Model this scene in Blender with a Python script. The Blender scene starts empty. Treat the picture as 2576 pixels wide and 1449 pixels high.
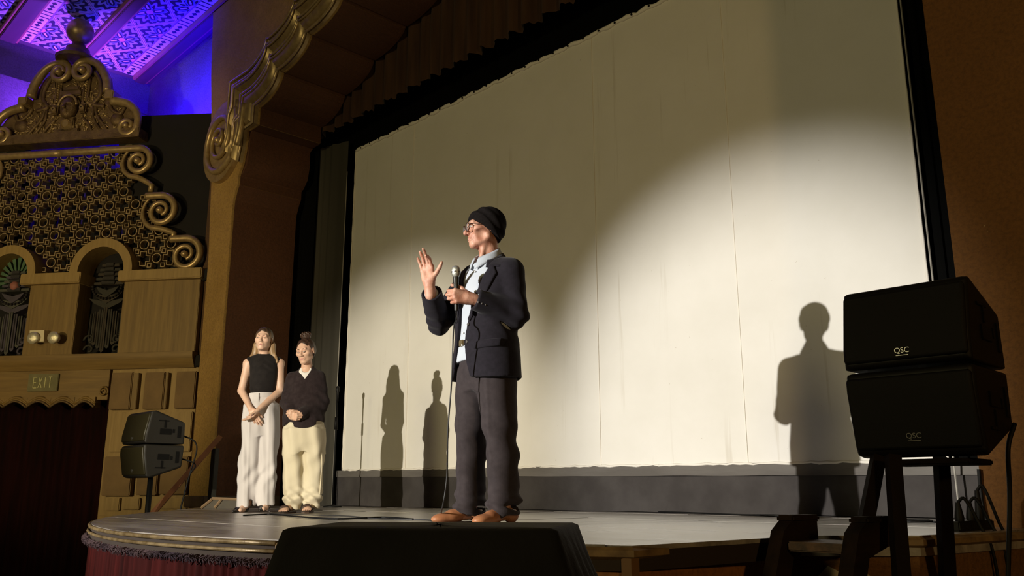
import bpy, bmesh, math, random
import numpy as np
from mathutils import Vector, Matrix
from mathutils.geometry import tessellate_polygon
random.seed(7)
np.random.seed(7)
PI = math.pi
SC = bpy.context.scene
COL = SC.collection

# ------------------------------------------------------------------ camera, world, lights, exposure
F = 2179.0                                   # focal length in pixels of the 2576 x 1449 frame
TH = math.atan(513.0 / F)                    # pitch up
PSI = math.radians(46.3)                     # turned left of the stage axis
CAM = np.array([0.0, 0.0, 0.178])            # eye, stage deck is z = 0
cd = bpy.data.cameras.new('camera')
cd.sensor_width = 36.0
cd.lens = F / 2576.0 * 36.0
cd.clip_start = 0.05
cam = bpy.data.objects.new('camera', cd)
cam.location = CAM.tolist()
cam.rotation_euler = (PI / 2 + TH, 0, PSI)
COL.objects.link(cam)
SC.camera = cam
SC.view_settings.view_transform = 'Standard'
SC.view_settings.look = 'None'
SC.view_settings.exposure = 0.0
SC.view_settings.gamma = 1.0
SC.view_settings.use_curve_mapping = False
w = bpy.data.worlds.new('dark_house')
SC.world = w
w.use_nodes = True
w.node_tree.nodes['Background'].inputs[0].default_value = (0.9, 0.75, 0.5, 1)
w.node_tree.nodes['Background'].inputs[1].default_value = 0.0015

def lamp(kind, name, loc, target, energy, color, size=0.1, angle=30, blend=0.2):
    d = bpy.data.lights.new(name, kind)
    d.energy = energy
    d.color = color
    if kind == 'SPOT':
        d.spot_size = math.radians(angle)
        d.spot_blend = blend
        d.shadow_soft_size = size
    elif kind == 'AREA':
        d.shape = 'DISK'
        d.size = size
    else:
        d.shadow_soft_size = size
    o = bpy.data.objects.new(name, d)
    o.location = loc
    v = Vector(target) - Vector(loc)
    o.rotation_euler = v.to_track_quat('-Z', 'Y').to_euler()
    COL.objects.link(o)
    return o

# the two house spotlights thrown on the stage, the warm house lights with one added fill, the blue coves
lamp('SPOT', 'spotlight_speaker', (-5.5, -10.0, 2.6), (-3.75, 6.42, 0.55), 11600, (1.0, 0.96, 0.90), 0.05, 19.6, 0.75)
lamp('SPOT', 'spotlight_stage', (-0.7, -10.0, 1.75), (-8.55, 6.42, 0.65), 11200, (1.0, 0.91, 0.74), 0.05, 17.4, 0.75)
lamp('SPOT', 'house_light_side', (-7.6, -5.5, 1.2), (-13.4, 4.0, 3.0), 1750, (1.0, 0.77, 0.40), 0.25, 40, 0.5)
lamp('AREA', 'house_light_balcony', (-5.0, -9.0, 3.6), (-6.0, 6.4, 2.6), 290, (1.0, 0.85, 0.42), 2.0)
lamp('AREA', 'fill_light_right', (6.0, -1.0, 2.5), (-1.6, 4.0, 0.5), 120, (1.0, 0.64, 0.24), 0.6)  # unseen fill lamp added to lift the right wall and riser

# ------------------------------------------------------------------ pixel rays of the photograph's frame -> points on real planes
_h = np.array([-math.sin(PSI), math.cos(PSI), 0]); _z = np.array([0, 0, 1.0])
RT = np.array([math.cos(PSI), math.sin(PSI), 0])
FW = _h * math.cos(TH) + _z * math.sin(TH); UP = -_h * math.sin(TH) + _z * math.cos(TH)
def ray(x, y): return FW + RT * (x - 1288) / F + UP * (724.5 - y) / F
def on_plane(x, y, p, n):
    r = ray(x, y); return CAM + r * (np.dot(np.asarray(p) - CAM, n) / np.dot(r, n))
def onY(x, y, Y): return on_plane(x, y, (0, Y, 0), np.array([0, 1.0, 0]))
def onZ(x, y, Z=0.0): return on_plane(x, y, (0, 0, Z), np.array([0, 0, 1.0]))

# ------------------------------------------------------------------ materials
MATS = {}
def nodes_of(name):
    m = bpy.data.materials.new(name); m.use_nodes = True
    nt = m.node_tree; b = nt.nodes['Principled BSDF']
    return m, nt, b
def mth(nt, op, a, b=None, c=None):
    n = nt.nodes.new('ShaderNodeMath'); n.operation = op
    for i, v in enumerate((a, b, c)):
        if v is None: continue
        if isinstance(v, (int, float)): n.inputs[i].default_value = v
        else: nt.links.new(v, n.inputs[i])
    return n.outputs[0]
def ramp(nt, fac, stops):
    n = nt.nodes.new('ShaderNodeValToRGB')
    e = n.color_ramp.elements
    while len(e) < len(stops): e.new(0.5)
    for k, (p, c) in enumerate(stops):
        e[k].position = p; e[k].color = (*c, 1) if len(c) == 3 else c
    nt.links.new(fac, n.inputs[0]); return n.outputs[0]
def coords(nt, scale=(1, 1, 1), kind='Object'):
    t = nt.nodes.new('ShaderNodeTexCoord'); mp = nt.nodes.new('ShaderNodeMapping')
    mp.inputs['Scale'].default_value = scale
    nt.links.new(t.outputs[kind], mp.inputs[0]); return mp.outputs[0]
def noise(nt, vec, scale, detail=4, rough=0.55, dist=0.0):
    n = nt.nodes.new('ShaderNodeTexNoise')
    n.inputs['Scale'].default_value = scale; n.inputs['Detail'].default_value = detail
    n.inputs['Roughness'].default_value = rough; n.inputs['Distortion'].default_value = dist
    nt.links.new(vec, n.inputs['Vector']); return n.outputs['Fac']
def bump(nt, b, h, strength=0.3, dist=0.01):
    n = nt.nodes.new('ShaderNodeBump'); n.inputs['Strength'].default_value = strength
    n.inputs['Distance'].default_value = dist
    nt.links.new(h, n.inputs['Height']); nt.links.new(n.outputs[0], b.inputs['Normal'])
def mixc(nt, fac, a, b):
    n = nt.nodes.new('ShaderNodeMix'); n.data_type = 'RGBA'
    for i, v in ((0, fac), (6, a), (7, b)):
        if isinstance(v, (int, float)): n.inputs[i].default_value = v
        elif isinstance(v, tuple): n.inputs[i].default_value = (*v, 1)
        else: nt.links.new(v, n.inputs[i])
    return n.outputs[2]
def mat(name, col, rough=0.6, metal=0.0, col2=None, nscale=6.0, stretch=(1, 1, 1), bumps=0.0, bscale=40.0, bdist=0.01, sheen=0.0, spec=0.5, detail=5, contrast=(0.35, 0.65)):
    """one colour, or two colours mixed by noise, with an optional fine noise relief"""
    if name in MATS: return MATS[name]
    m, nt, b = nodes_of(name)
    b.inputs['Roughness'].default_value = rough; b.inputs['Metallic'].default_value = metal
    b.inputs['Specular IOR Level'].default_value = spec
    if sheen: b.inputs['Sheen Weight'].default_value = sheen
    if col2 is not None:
        f = noise(nt, coords(nt, stretch), nscale, detail)
        nt.links.new(ramp(nt, f, [(contrast[0], col), (contrast[1], col2)]), b.inputs['Base Color'])
    else:
        b.inputs['Base Color'].default_value = (*col, 1)
    if bumps: bump(nt, b, noise(nt, coords(nt, stretch), bscale, 6, 0.65), bumps, bdist)
    MATS[name] = m
    return m

# ------------------------------------------------------------------ objects
def link(name, me, parent=None, material=None, smooth=False):
    o = bpy.data.objects.new(name, me); COL.objects.link(o)
    if parent is not None: o.parent = parent
    if material is not None and not me.materials: me.materials.append(material)
    if smooth: me.polygons.foreach_set('use_smooth', [True] * len(me.polygons))
    return o
def mesh(name, vs, fs, material=None, parent=None, smooth=False):
    me = bpy.data.meshes.new(name)
    me.from_pydata([tuple(map(float, v)) for v in vs], [], [tuple(map(int, f)) for f in fs])
    me.update()
    return link(name, me, parent, material, smooth)
def tag(o, label, cat, group=None):
    o['label'] = label; o['category'] = cat
    if group: o['group'] = group
    return o
def structure(o, label=None):
    o['kind'] = 'structure'
    if label: o['label'] = label
    return o
def thing(name, label, cat, loc=(0, 0, 0), group=None):
    o = bpy.data.objects.new(name, None); COL.objects.link(o)
    o.location = loc; o.empty_display_size = 0.1
    return tag(o, label, cat, group)
class MB:
    """collects shapes into one mesh; an optional frame (origin, ex, ey, ez) maps local to world"""
    def __init__(s, frame=None): s.v = []; s.f = []; s.fr = frame
    def tr(s, p):
        if s.fr is None: return tuple(float(c) for c in p)
        o, a, b, c = s.fr; return tuple(o + a * p[0] + b * p[1] + c * p[2])
    def add(s, vs, fs):
        n = len(s.v); s.v += [s.tr(p) for p in vs]; s.f += [tuple(i + n for i in f) for f in fs]; return s
    def box(s, x0, x1, y0, y1, z0, z1, ch=0.0):
        if ch <= 0:
            vs = [(x, y, z) for x in (x0, x1) for y in (y0, y1) for z in (z0, z1)]
            return s.add(vs, [(0, 1, 3, 2), (4, 6, 7, 5), (0, 4, 5, 1), (2, 3, 7, 6), (0, 2, 6, 4), (1, 5, 7, 3)])
        bm = bmesh.new(); bmesh.ops.create_cube(bm, size=1)
        for v in bm.verts:
            v.co = ((x0 + x1) / 2 + v.co.x * (x1 - x0), (y0 + y1) / 2 + v.co.y * (y1 - y0), (z0 + z1) / 2 + v.co.z * (z1 - z0))
        bmesh.ops.bevel(bm, geom=bm.edges[:], offset=ch, segments=2, affect='EDGES')
        bm.verts.index_update()
        s.add([tuple(v.co) for v in bm.verts], [tuple(v.index for v in f.verts) for f in bm.faces]); bm.free(); return s
    def prism(s, poly, d0, d1, plane='xz', bev=0.0):
        """2D polygon (first, second axis) extruded between d0 and d1 of the remaining axis"""
        n = len(poly)
        def P(a, b, d): return (a, d, b) if plane == 'xz' else ((a, b, d) if plane == 'xy' else (d, a, b))
        tri = tessellate_polygon([[Vector((a, b, 0)) for a, b in poly]])
        vs = [P(a, b, d0) for a, b in poly] + [P(a, b, d1) for a, b in poly]
        fs = [tuple(t) for t in tri] + [tuple(i + n for i in reversed(t)) for t in tri]
        fs += [(i, (i + 1) % n, (i + 1) % n + n, i + n) for i in range(n)]
        return s.add(vs, fs)
    def tube(s, pts, r, seg=10, cap=True, flat=1.0, upv=None):
        pts = [np.array(p, float) for p in pts]; n = len(pts)
        rs = r if hasattr(r, '__len__') else [r] * n
        t0 = pts[1] - pts[0]; t0 /= np.linalg.norm(t0) + 1e-12
        ref = np.array(upv, float) if upv is not None else (np.array([0, 0, 1.0]) if abs(t0[2]) < 0.9 else np.array([1.0, 0, 0]))
        nv = ref - t0 * np.dot(ref, t0); nv /= np.linalg.norm(nv)
        vs = []; fs = []
        for i in range(n):
            t = pts[min(i + 1, n - 1)] - pts[max(i - 1, 0)]; t /= np.linalg.norm(t) + 1e-12
            nv = nv - t * np.dot(nv, t); nv /= np.linalg.norm(nv) + 1e-12
            bv = np.cross(t, nv)
            for k in range(seg):
                a = 2 * PI * k / seg
                vs.append(pts[i] + rs[i] * (math.cos(a) * nv * flat + math.sin(a) * bv))
        for i in range(n - 1):
            for k in range(seg):
                k2 = (k + 1) % seg
                fs.append((i * seg + k, i * seg + k2, (i + 1) * seg + k2, (i + 1) * seg + k))
        if cap:
            fs.append(tuple(reversed(range(seg)))); fs.append(tuple((n - 1) * seg + k for k in range(seg)))
        return s.add(vs, fs)
    def lathe(s, prof, c=(0, 0, 0), seg=24, axis='z'):
        vs = []; fs = []; n = len(prof)
        for k in range(seg):
            a = 2 * PI * k / seg
            for r, h in prof:
                q = (r * math.cos(a), r * math.sin(a), h)
                if axis == 'y': q = (q[0], q[2], q[1])
                if axis == 'x': q = (q[2], q[0], q[1])
                vs.append((c[0] + q[0], c[1] + q[1], c[2] + q[2]))
        for k in range(seg):
            k2 = (k + 1) % seg
            for i in range(n - 1): fs.append((k * n + i, k2 * n + i, k2 * n + i + 1, k * n + i + 1))
        return s.add(vs, fs)
    def grid(s, rows):
        """rows: list of equally long point lists"""
        m = len(rows[0]); vs = [p for r in rows for p in r]
        fs = [(i * m + j, i * m + j + 1, (i + 1) * m + j + 1, (i + 1) * m + j) for i in range(len(rows) - 1) for j in range(m - 1)]
        return s.add(vs, fs)
    def build(s, name, material, parent=None, smooth=False, angle=None):
        o = mesh(name, s.v, s.f, material, parent, smooth)
        bm = bmesh.new(); bm.from_mesh(o.data); bmesh.ops.recalc_face_normals(bm, faces=bm.faces[:]); bm.to_mesh(o.data); bm.free()
        if angle is not None:
            o.data.polygons.foreach_set('use_smooth', [True] * len(o.data.polygons))
            o.data.set_sharp_from_angle(angle=math.radians(angle))
        return o
def copy_tree(o, parent=None):
    c = o.copy(); COL.objects.link(c)
    if parent is not None: c.parent = parent
    for ch in o.children: copy_tree(ch, c)
    return c
def smooth_path(pts, n=8):
    """Catmull-Rom through the points"""
    P = [np.array(p, float) for p in pts]; P = [2 * P[0] - P[1]] + P + [2 * P[-1] - P[-2]]
    out = []
    for i in range(1, len(P) - 2):
        for k in range(n):
            t = k / n
            out.append(0.5 * ((2 * P[i]) + (-P[i - 1] + P[i + 1]) * t + (2 * P[i - 1] - 5 * P[i] + 4 * P[i + 1] - P[i + 2]) * t * t + (-P[i - 1] + 3 * P[i] - 3 * P[i + 1] + P[i + 2]) * t ** 3))
    out.append(P[-2]); return out

# ------------------------------------------------------------------ implicit surfaces (smooth unions of round cones, ellipsoids, lofts), meshed by surface nets
def V3(*a): return np.array(a, float)
def rotm(rx=0, ry=0, rz=0): return np.array(Matrix.Rotation(rz, 3, 'Z') @ Matrix.Rotation(ry, 3, 'Y') @ Matrix.Rotation(rx, 3, 'X'))
class Prim:
    def __init__(s, fn, c, r, op='add', k=0.01): s.fn = fn; s.c = np.asarray(c, float); s.r = float(r); s.op = op; s.k = k
def cone(a, b, ra, rb, op='add', k=0.012):
    a = np.asarray(a, float); b = np.asarray(b, float); ab = b - a; L2 = float(ab @ ab) + 1e-12
    def fn(p):
        t = np.clip(((p - a) @ ab) / L2, 0, 1)
        return np.linalg.norm(p - a - t[..., None] * ab, axis=-1) - (ra + (rb - ra) * t)
    return Prim(fn, (a + b) / 2, math.sqrt(L2) / 2 + max(ra, rb), op, k)
def ball(c, r, op='add', k=0.012, R=None):
    c = np.asarray(c, float)
    if not hasattr(r, '__len__'): r = (r, r, r)
    r = np.asarray(r, float)
    def fn(p):
        q = p - c
        if R is not None: q = q @ R
        k0 = np.linalg.norm(q / r, axis=-1); k1 = np.linalg.norm(q / (r * r), axis=-1) + 1e-9
        return k0 * (k0 - 1.0) / k1
    return Prim(fn, c, r.max(), op, k)
def rbox(c, hsz, rad=0.004, op='add', k=0.006, R=None):
    c = np.asarray(c, float); hs = np.asarray(hsz, float) - rad
    def fn(p):
        q = p - c
        if R is not None: q = q @ R
        q = np.abs(q) - hs
        return np.linalg.norm(np.maximum(q, 0), axis=-1) + np.minimum(q.max(axis=-1), 0) - rad
    return Prim(fn, c, float(np.linalg.norm(hsz)), op, k)
def loft_fn(zs, cx, cy, rx, ry, pw=2.0, grow=0.0, cap=True):
    zs = np.asarray(zs, float)
    def fn(p):
        z = p[..., 2]; X = np.interp(z, zs, cx); Y = np.interp(z, zs, cy)
        A = np.interp(z, zs, rx) + grow; B = np.interp(z, zs, ry) + grow
        u = np.abs(p[..., 0] - X) / A; v = np.abs(p[..., 1] - Y) / B
        g = (u ** pw + v ** pw) ** (1 / pw)
        d = (g - 1) * np.minimum(A, B)
        if cap: d = np.maximum(d, np.maximum(z - zs[-1], zs[0] - z))
        return d
    return fn
def loft(zs, cx, cy, rx, ry, pw=2.0, op='add', k=0.01, grow=0.0, cap=True):
    fn = loft_fn(zs, cx, cy, rx, ry, pw, grow, cap)
    c = V3(np.mean(cx), np.mean(cy), (zs[0] + zs[-1]) / 2)
    r = math.hypot((zs[-1] - zs[0]) / 2, max(np.max(rx), np.max(ry)) + max(np.ptp(cx), np.ptp(cy)) + grow)
    return Prim(fn, c, r, op, k)
def group(prims, op='add', k=0.01):
    adds = [p for p in prims if p.op == 'add']
    lo = np.min([p.c - p.r for p in adds], axis=0); hi = np.max([p.c + p.r for p in adds], axis=0)
    return Prim(lambda p: ev(prims, p), (lo + hi) / 2, np.linalg.norm(hi - lo) / 2, op, k)
def half(pt, n, op='int', k=0.003):
    """keeps the side the normal points away from"""
    pt = np.asarray(pt, float); n = np.asarray(n, float); n = n / np.linalg.norm(n)
    return Prim(lambda p: (p - pt) @ n, pt, 99, op, k)
def poly_prim(poly, ax=(0, 2), op='int', k=0.003, extra=None):
    """2D polygon extruded along the remaining axis"""
    P = np.asarray(poly, float)
    def fn(p):
        q = np.stack([p[..., ax[0]], p[..., ax[1]]], -1)
        d = np.full(q.shape[:-1], 1e9); sgn = np.ones(q.shape[:-1])
        n = len(P); j = n - 1
        for i in range(n):
            e = P[j] - P[i]; wv = q - P[i]
            t = np.clip((wv @ e) / (e @ e + 1e-12), 0, 1)
            bv = wv - t[..., None] * e
            d = np.minimum(d, (bv * bv).sum(-1))
            c1 = q[..., 1] >= P[i][1]; c2 = q[..., 1] < P[j][1]; c3 = e[0] * wv[..., 1] > e[1] * wv[..., 0]
            flip = (c1 & c2 & c3) | (~c1 & ~c2 & ~c3)
            sgn = np.where(flip, -sgn, sgn); j = i
        d = sgn * np.sqrt(d)
        if extra is not None: d = np.maximum(d, extra(p))
        return d
    return Prim(fn, (0, 0, 0), 99, op, k)
def ev(prims, p, d=None):
    for q in prims:
        if d is None and q.op != 'add': continue
        b = q.fn(p); k = q.k
        if q.op == 'add':
            if d is None: d = b; continue
            h = np.clip(0.5 + 0.5 * (d - b) / k, 0, 1); d = d + (b - d) * h - k * h * (1 - h)
        else:
            if q.op == 'sub': b = -b
            h = np.clip(0.5 - 0.5 * (d - b) / k, 0, 1); d = d + (b - d) * h + k * h * (1 - h)
    return d
def nets(prims, h, disp=None, B=20):
    adds = [p for p in prims if p.op == 'add']
    lo = np.min([p.c - p.r for p in adds], axis=0) - 3 * h; hi = np.max([p.c + p.r for p in adds], axis=0) + 3 * h
    nb = np.ceil((hi - lo) / (h * B)).astype(int)
    rad = h * B * 0.8661
    N = nb * B + 2; sx, sy = int(N[1] * N[2]), int(N[2])
    g = np.arange(B + 1) * h
    off = np.stack(np.meshgrid(g, g, g, indexing='ij'), -1)
    ids = []; pos = []; ex = {0: [], 1: [], 2: []}
    for bx in range(nb[0]):
        for by in range(nb[1]):
            for bz in range(nb[2]):
                base = lo + np.array([bx, by, bz]) * (B * h); c = base + B * h / 2
                act = [q for q in prims if np.linalg.norm(c - q.c) - q.r < rad + q.k + 0.03]
                if not any(q.op == 'add' for q in act): continue
                dc = float(ev(act, c[None])[0])
                if abs(dc) > rad * 1.6 + 0.03: continue
                P = base + off
                d = ev(act, P)
                if disp is not None: d = d + disp(P)
                s = d < 0
                if s.all() or not s.any(): continue
                S = s[:-1, :-1, :-1].astype(np.int8)
                cnt = sum(s[i:B + i, j:B + j, k:B + k].astype(np.int8) for i in (0, 1) for j in (0, 1) for k in (0, 1))
                m = (cnt > 0) & (cnt < 8)
                I, J, K = np.nonzero(m)
                acc = np.zeros((len(I), 3)); num = np.zeros(len(I))
                for a in range(3):
                    o1 = [q for q in range(3) if q != a]
                    for u in (0, 1):
                        for v in (0, 1):
                            e0 = [0, 0, 0]; e0[o1[0]] = u; e0[o1[1]] = v
                            e1 = list(e0); e1[a] = 1
                            d0 = d[I + e0[0], J + e0[1], K + e0[2]]; d1 = d[I + e1[0], J + e1[1], K + e1[2]]
                            x = (d0 < 0) != (d1 < 0)
                            t = np.where(x, d0 / (d0 - d1 + 1e-15), 0)
                            q = np.array(e0, float)[None] + 0 * acc; q[:, a] = t
                            acc += np.where(x[:, None], q, 0); num += x
                gi = np.array([bx, by, bz]) * B
                cell = np.stack([I, J, K], -1) + gi
                ids.append(cell[:, 0] * sx + cell[:, 1] * sy + cell[:, 2])
                pos.append(lo + (cell + acc / num[:, None]) * h)
                for a in range(3):
                    sl = [slice(0, B)] * 3; sl2 = [slice(0, B)] * 3; sl2[a] = slice(1, B + 1)
                    s0 = s[tuple(sl)]; s1 = s[tuple(sl2)]
                    E = np.argwhere(s0 != s1)
                    if len(E):
                        ex[a].append(np.concatenate([E + gi, s0[tuple(E.T)][:, None]], 1))
    if not ids: raise ValueError('empty surface')
    ids = np.concatenate(ids); pos = np.concatenate(pos)
    order = np.argsort(ids); ids = ids[order]; pos = pos[order]
    st = (sx, sy, 1); faces = []
    for a in range(3):
        if not ex[a]: continue
        E = np.concatenate(ex[a]); o1 = [(a + 1) % 3, (a + 2) % 3]
        gid = E[:, 0] * sx + E[:, 1] * sy + E[:, 2]
        ok = (E[:, o1[0]] > 0) & (E[:, o1[1]] > 0); E = E[ok]; gid = gid[ok]
        q = np.stack([gid - st[o1[0]] - st[o1[1]], gid - st[o1[1]], gid, gid - st[o1[0]]], 1)
        ix = np.minimum(np.searchsorted(ids, q), len(ids) - 1)
        good = (ids[ix] == q).all(1); ix = ix[good]; inside = E[good, 3].astype(bool)
        ix = np.where(inside[:, None], ix, ix[:, ::-1]); faces.append(ix)
    return pos, np.concatenate(faces)
def organic(name, prims, h, material, parent=None, disp=None, frame=None, relax=1):
    v, f = nets(prims, h, disp)
    for _ in range(relax):                       # light smoothing along the surface
        a = np.concatenate([f[:, i] for i in range(4)] + [f[:, (i + 1) % 4] for i in range(4)])
        b = np.concatenate([f[:, (i + 1) % 4] for i in range(4)] + [f[:, i] for i in range(4)])
        num = np.bincount(a, minlength=len(v)); acc = np.stack([np.bincount(a, v[b, i], len(v)) for i in range(3)], 1)
        v = v * 0.5 + 0.5 * acc / np.maximum(num, 1)[:, None]
    if frame is not None:
        o, A = frame; v = v @ np.asarray(A).T + o
    me = bpy.data.meshes.new(name)
    me.vertices.add(len(v)); me.vertices.foreach_set('co', v.astype(np.float32).ravel())
    me.loops.add(len(f) * 4); me.loops.foreach_set('vertex_index', f.astype(np.int32).ravel())
    me.polygons.add(len(f)); me.polygons.foreach_set('loop_start', np.arange(0, len(f) * 4, 4, dtype=np.int32))
    me.update(calc_edges=True); me.validate()
    return link(name, me, parent, material, True)

# ================================================================== materials of the place
def plaster(name, c1, c2, chip=None, rough=0.8, bs=0.5):
    m, nt, b = nodes_of(name)
    v = coords(nt)
    n1 = noise(nt, v, 1.6, 6, 0.6); base = ramp(nt, n1, [(0.3, c1), (0.7, c2)])
    fine = noise(nt, v, 42, 7, 0.75)
    base = mixc(nt, mth(nt, 'MULTIPLY', ramp(nt, fine, [(0.34, (1, 1, 1)), (0.56, (0, 0, 0))]), 0.55), base, tuple(q * 0.35 for q in c1))
    if chip is not None:
        n2 = noise(nt, v, 5.5, 8, 0.72, 0.3)
        base = mixc(nt, ramp(nt, n2, [(0.665, (0, 0, 0)), (0.68, (1, 1, 1))]), base, chip)
    nt.links.new(base, b.inputs['Base Color']); b.inputs['Roughness'].default_value = rough
    bump(nt, b, noise(nt, v, 24, 8, 0.75), bs * 1.6, 0.03)
    MATS[name] = m; return m
def grained(name, c1, c2, vertical=True, rough=0.6, sc=3.0):
    """painted grain: long streaks"""
    m, nt, b = nodes_of(name)
    v = coords(nt, (1, 1, 0.06) if vertical else (0.06, 0.06, 1))
    n1 = noise(nt, v, sc * 6, 7, 0.65, 0.4)
    nt.links.new(ramp(nt, n1, [(0.3, c1), (0.7, c2)]), b.inputs['Base Color'])
    b.inputs['Roughness'].default_value = rough
    bump(nt, b, n1, 0.25, 0.006); MATS[name] = m; return m
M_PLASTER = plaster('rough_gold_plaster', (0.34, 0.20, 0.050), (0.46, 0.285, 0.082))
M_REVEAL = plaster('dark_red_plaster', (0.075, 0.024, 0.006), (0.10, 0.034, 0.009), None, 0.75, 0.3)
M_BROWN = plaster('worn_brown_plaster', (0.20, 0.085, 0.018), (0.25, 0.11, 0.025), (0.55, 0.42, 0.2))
M_PALE = plaster('dull_violet_plaster', (0.17, 0.13, 0.20), (0.22, 0.17, 0.26), None, 0.85, 0.6)
M_GRAIN = grained('painted_wood_grain', (0.125, 0.074, 0.016), (0.215, 0.135, 0.034))
M_GRAINH = grained('painted_wood_grain_flat', (0.12, 0.070, 0.015), (0.21, 0.128, 0.031), False)
M_GRAINL = grained('pale_wood_grain', (0.21, 0.133, 0.036), (0.30, 0.20, 0.062))
M_BLOCK = mat('brown_block', (0.14, 0.085, 0.03), 0.75, 0, (0.18, 0.11, 0.04), 4, bumps=0.15)
M_DARK = mat('shade_dark_brown', (0.0022, 0.0013, 0.0009), 0.9, 0, (0.004, 0.0025, 0.0016), 3, bumps=0.2)  # near-black brown carries the shade behind the grille and in recesses
M_BLACK = mat('black_masking_cloth', (0.0022, 0.0022, 0.002), 0.95, spec=0.05, bumps=0.1, bscale=200)
M_GOLD = mat('aged_gilding', (0.30, 0.21, 0.095), 0.36, 0.5, (0.42, 0.305, 0.145), 14, bumps=0.25, bscale=90, bdist=0.004)
M_GOLDD = mat('dark_gilding', (0.10, 0.062, 0.026), 0.45, 0.5, (0.18, 0.118, 0.052), 9, bumps=0.8, bscale=38, bdist=0.012)
M_RED = mat('dark_red_velvet', (0.018, 0.0016, 0.0014), 0.85, 0, (0.040, 0.0035, 0.003), 12, (1, 1, 0.1), spec=0.1)
M_DOORRED = mat('wine_door_drape', (0.005, 0.0007, 0.0006), 0.9, 0, (0.012, 0.0015, 0.001), 12, (1, 1, 0.1), spec=0.1)
M_VAL = mat('brown_valance_velvet', (0.034, 0.014, 0.006), 0.8, 0, (0.060, 0.027, 0.011), 10, (1, 1, 0.1), sheen=0.1, spec=0.25)

# ================================================================== stage deck
FRONT = [(-3.13, 1.745), (-3.30, 1.700), (-3.50, 1.660), (-3.70, 1.630), (-3.90, 1.612), (-4.12, 1.604), (-4.35, 1.612), (-4.60, 1.640), (-4.89, 1.690), (-5.25, 1.775), (-5.60, 1.880), (-5.94, 2.000), (-6.25, 2.125), (-6.55, 2.262), (-6.85, 2.412), (-7.14, 2.570)]
OUT = [(-1.976, 2.465)] + FRONT + [(-10.87, 5.06), (-10.87, 6.62), (-1.69, 6.62)]
def clip_convex(sub, clip):
    area = sum(clip[i][0] * clip[(i + 1) % len(clip)][1] - clip[(i + 1) % len(clip)][0] * clip[i][1] for i in range(len(clip)))
    sg = 1 if area > 0 else -1
    for i in range(len(clip)):
        a = np.array(clip[i]); b = np.array(clip[(i + 1) % len(clip)]); e = b - a
        def side(p): return sg * (e[0] * (p[1] - a[1]) - e[1] * (p[0] - a[0]))
        out = []
        for j in range(len(sub)):
            p = np.array(sub[j]); q = np.array(sub[(j + 1) % len(sub)]); sp, sq = side(p), side(q)
            if sp >= 0: out.append(tuple(p))
            if (sp > 0 > sq) or (sp < 0 < sq): out.append(tuple(p + (q - p) * sp / (sp - sq)))
        sub = out
        if len(sub) < 3: return []
    return sub
def stage_paint():
    m, nt, b = nodes_of('worn_grey_stage_paint')
    v = coords(nt, (0.25, 1, 1)); v2 = coords(nt)
    n1 = noise(nt, v, 5, 8, 0.7, 0.6); n2 = noise(nt, v, 16, 8, 0.75, 0.3)
    n3 = noise(nt, v2, 38, 3, 0.6)
    base = ramp(nt, n1, [(0.32, (0.11, 0.097, 0.085)), (0.60, (0.33, 0.30, 0.265)), (0.8, (0.46, 0.425, 0.37))])
    base = mixc(nt, ramp(nt, n2, [(0.62, (0, 0, 0)), (0.70, (1, 1, 1))]), base, (0.58, 0.54, 0.47))
    base = mixc(nt, ramp(nt, n3, [(0.735, (0, 0, 0)), (0.75, (1, 1, 1))]), base, (0.55, 0.50, 0.40))
    nt.links.new(base, b.inputs['Base Color'])
    nt.links.new(ramp(nt, n1, [(0.3, (0.24,) * 3), (0.75, (0.46,) * 3)]), b.inputs['Roughness'])
    b.inputs['Coat Weight'].default_value = 0.7; b.inputs['Coat Roughness'].default_value = 0.32; b.inputs['Coat IOR'].default_value = 1.7
    bump(nt, b, n2, 0.25, 0.004); return m
M_STAGE = stage_paint()
floor = structure(MB().prism(OUT, -0.09, -0.022, 'xy').build('floor', mat('raw_deck_wood', (0.022, 0.013, 0.008), 0.9)), 'worn grey painted stage deck of large plywood sheets')
rows = 0
y = 1.2
while y < 6.7:
    x = -11.6 + (rows % 2) * 0.93
    while x < -1.5:
        c = clip_convex([(x + 0.005, y + 0.005), (x + 2.435, y + 0.005), (x + 2.435, y + 1.215), (x + 0.005, y + 1.215)], OUT)
        if len(c) >= 3:
            MB().prism(c, -0.021, random.uniform(-0.004, 0.001), 'xy').build('deck_panel', M_STAGE, floor)
        x += 2.44
    y += 1.22; rows += 1
MB().prism([(-1.69, 6.62), (-1.905, 3.5), (-1.56, 3.87), (-1.40, 5.06)], -0.085, -0.001, 'xy').build('deck_panel', M_STAGE, floor)
# rounded nosing with two gilt beads round the thrust
edge = FRONT + [(-7.6, 2.877), (-8.2, 3.278)]
edge_s = [V3(p[0], p[1], 0) for p in reversed(edge)]
M_EDGE = mat('worn_gilt_edge', (0.10, 0.065, 0.025), 0.4, 0.3, (0.22, 0.16, 0.08), 14, bumps=0.2)
MB().tube([p + V3(0, -0.008, -0.014) for p in edge_s], 0.010, 8).build('edge_bead', M_EDGE, floor, True)
MB().tube([p + V3(0, -0.014, -0.044) for p in edge_s], 0.008, 8).build('edge_bead', M_EDGE, floor, True)
MB().tube([(-3.13, 1.745, -0.03), (-1.976, 2.465, -0.03), (-1.99, 3.46, -0.03), (-1.56, 3.87, -0.03), (-1.40, 5.06, -0.03)], 0.022, 6).build('edge_bead', mat('worn_wood_edge', (0.25, 0.16, 0.07), 0.6, 0, (0.1, 0.06, 0.03), 10), floor)
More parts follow.
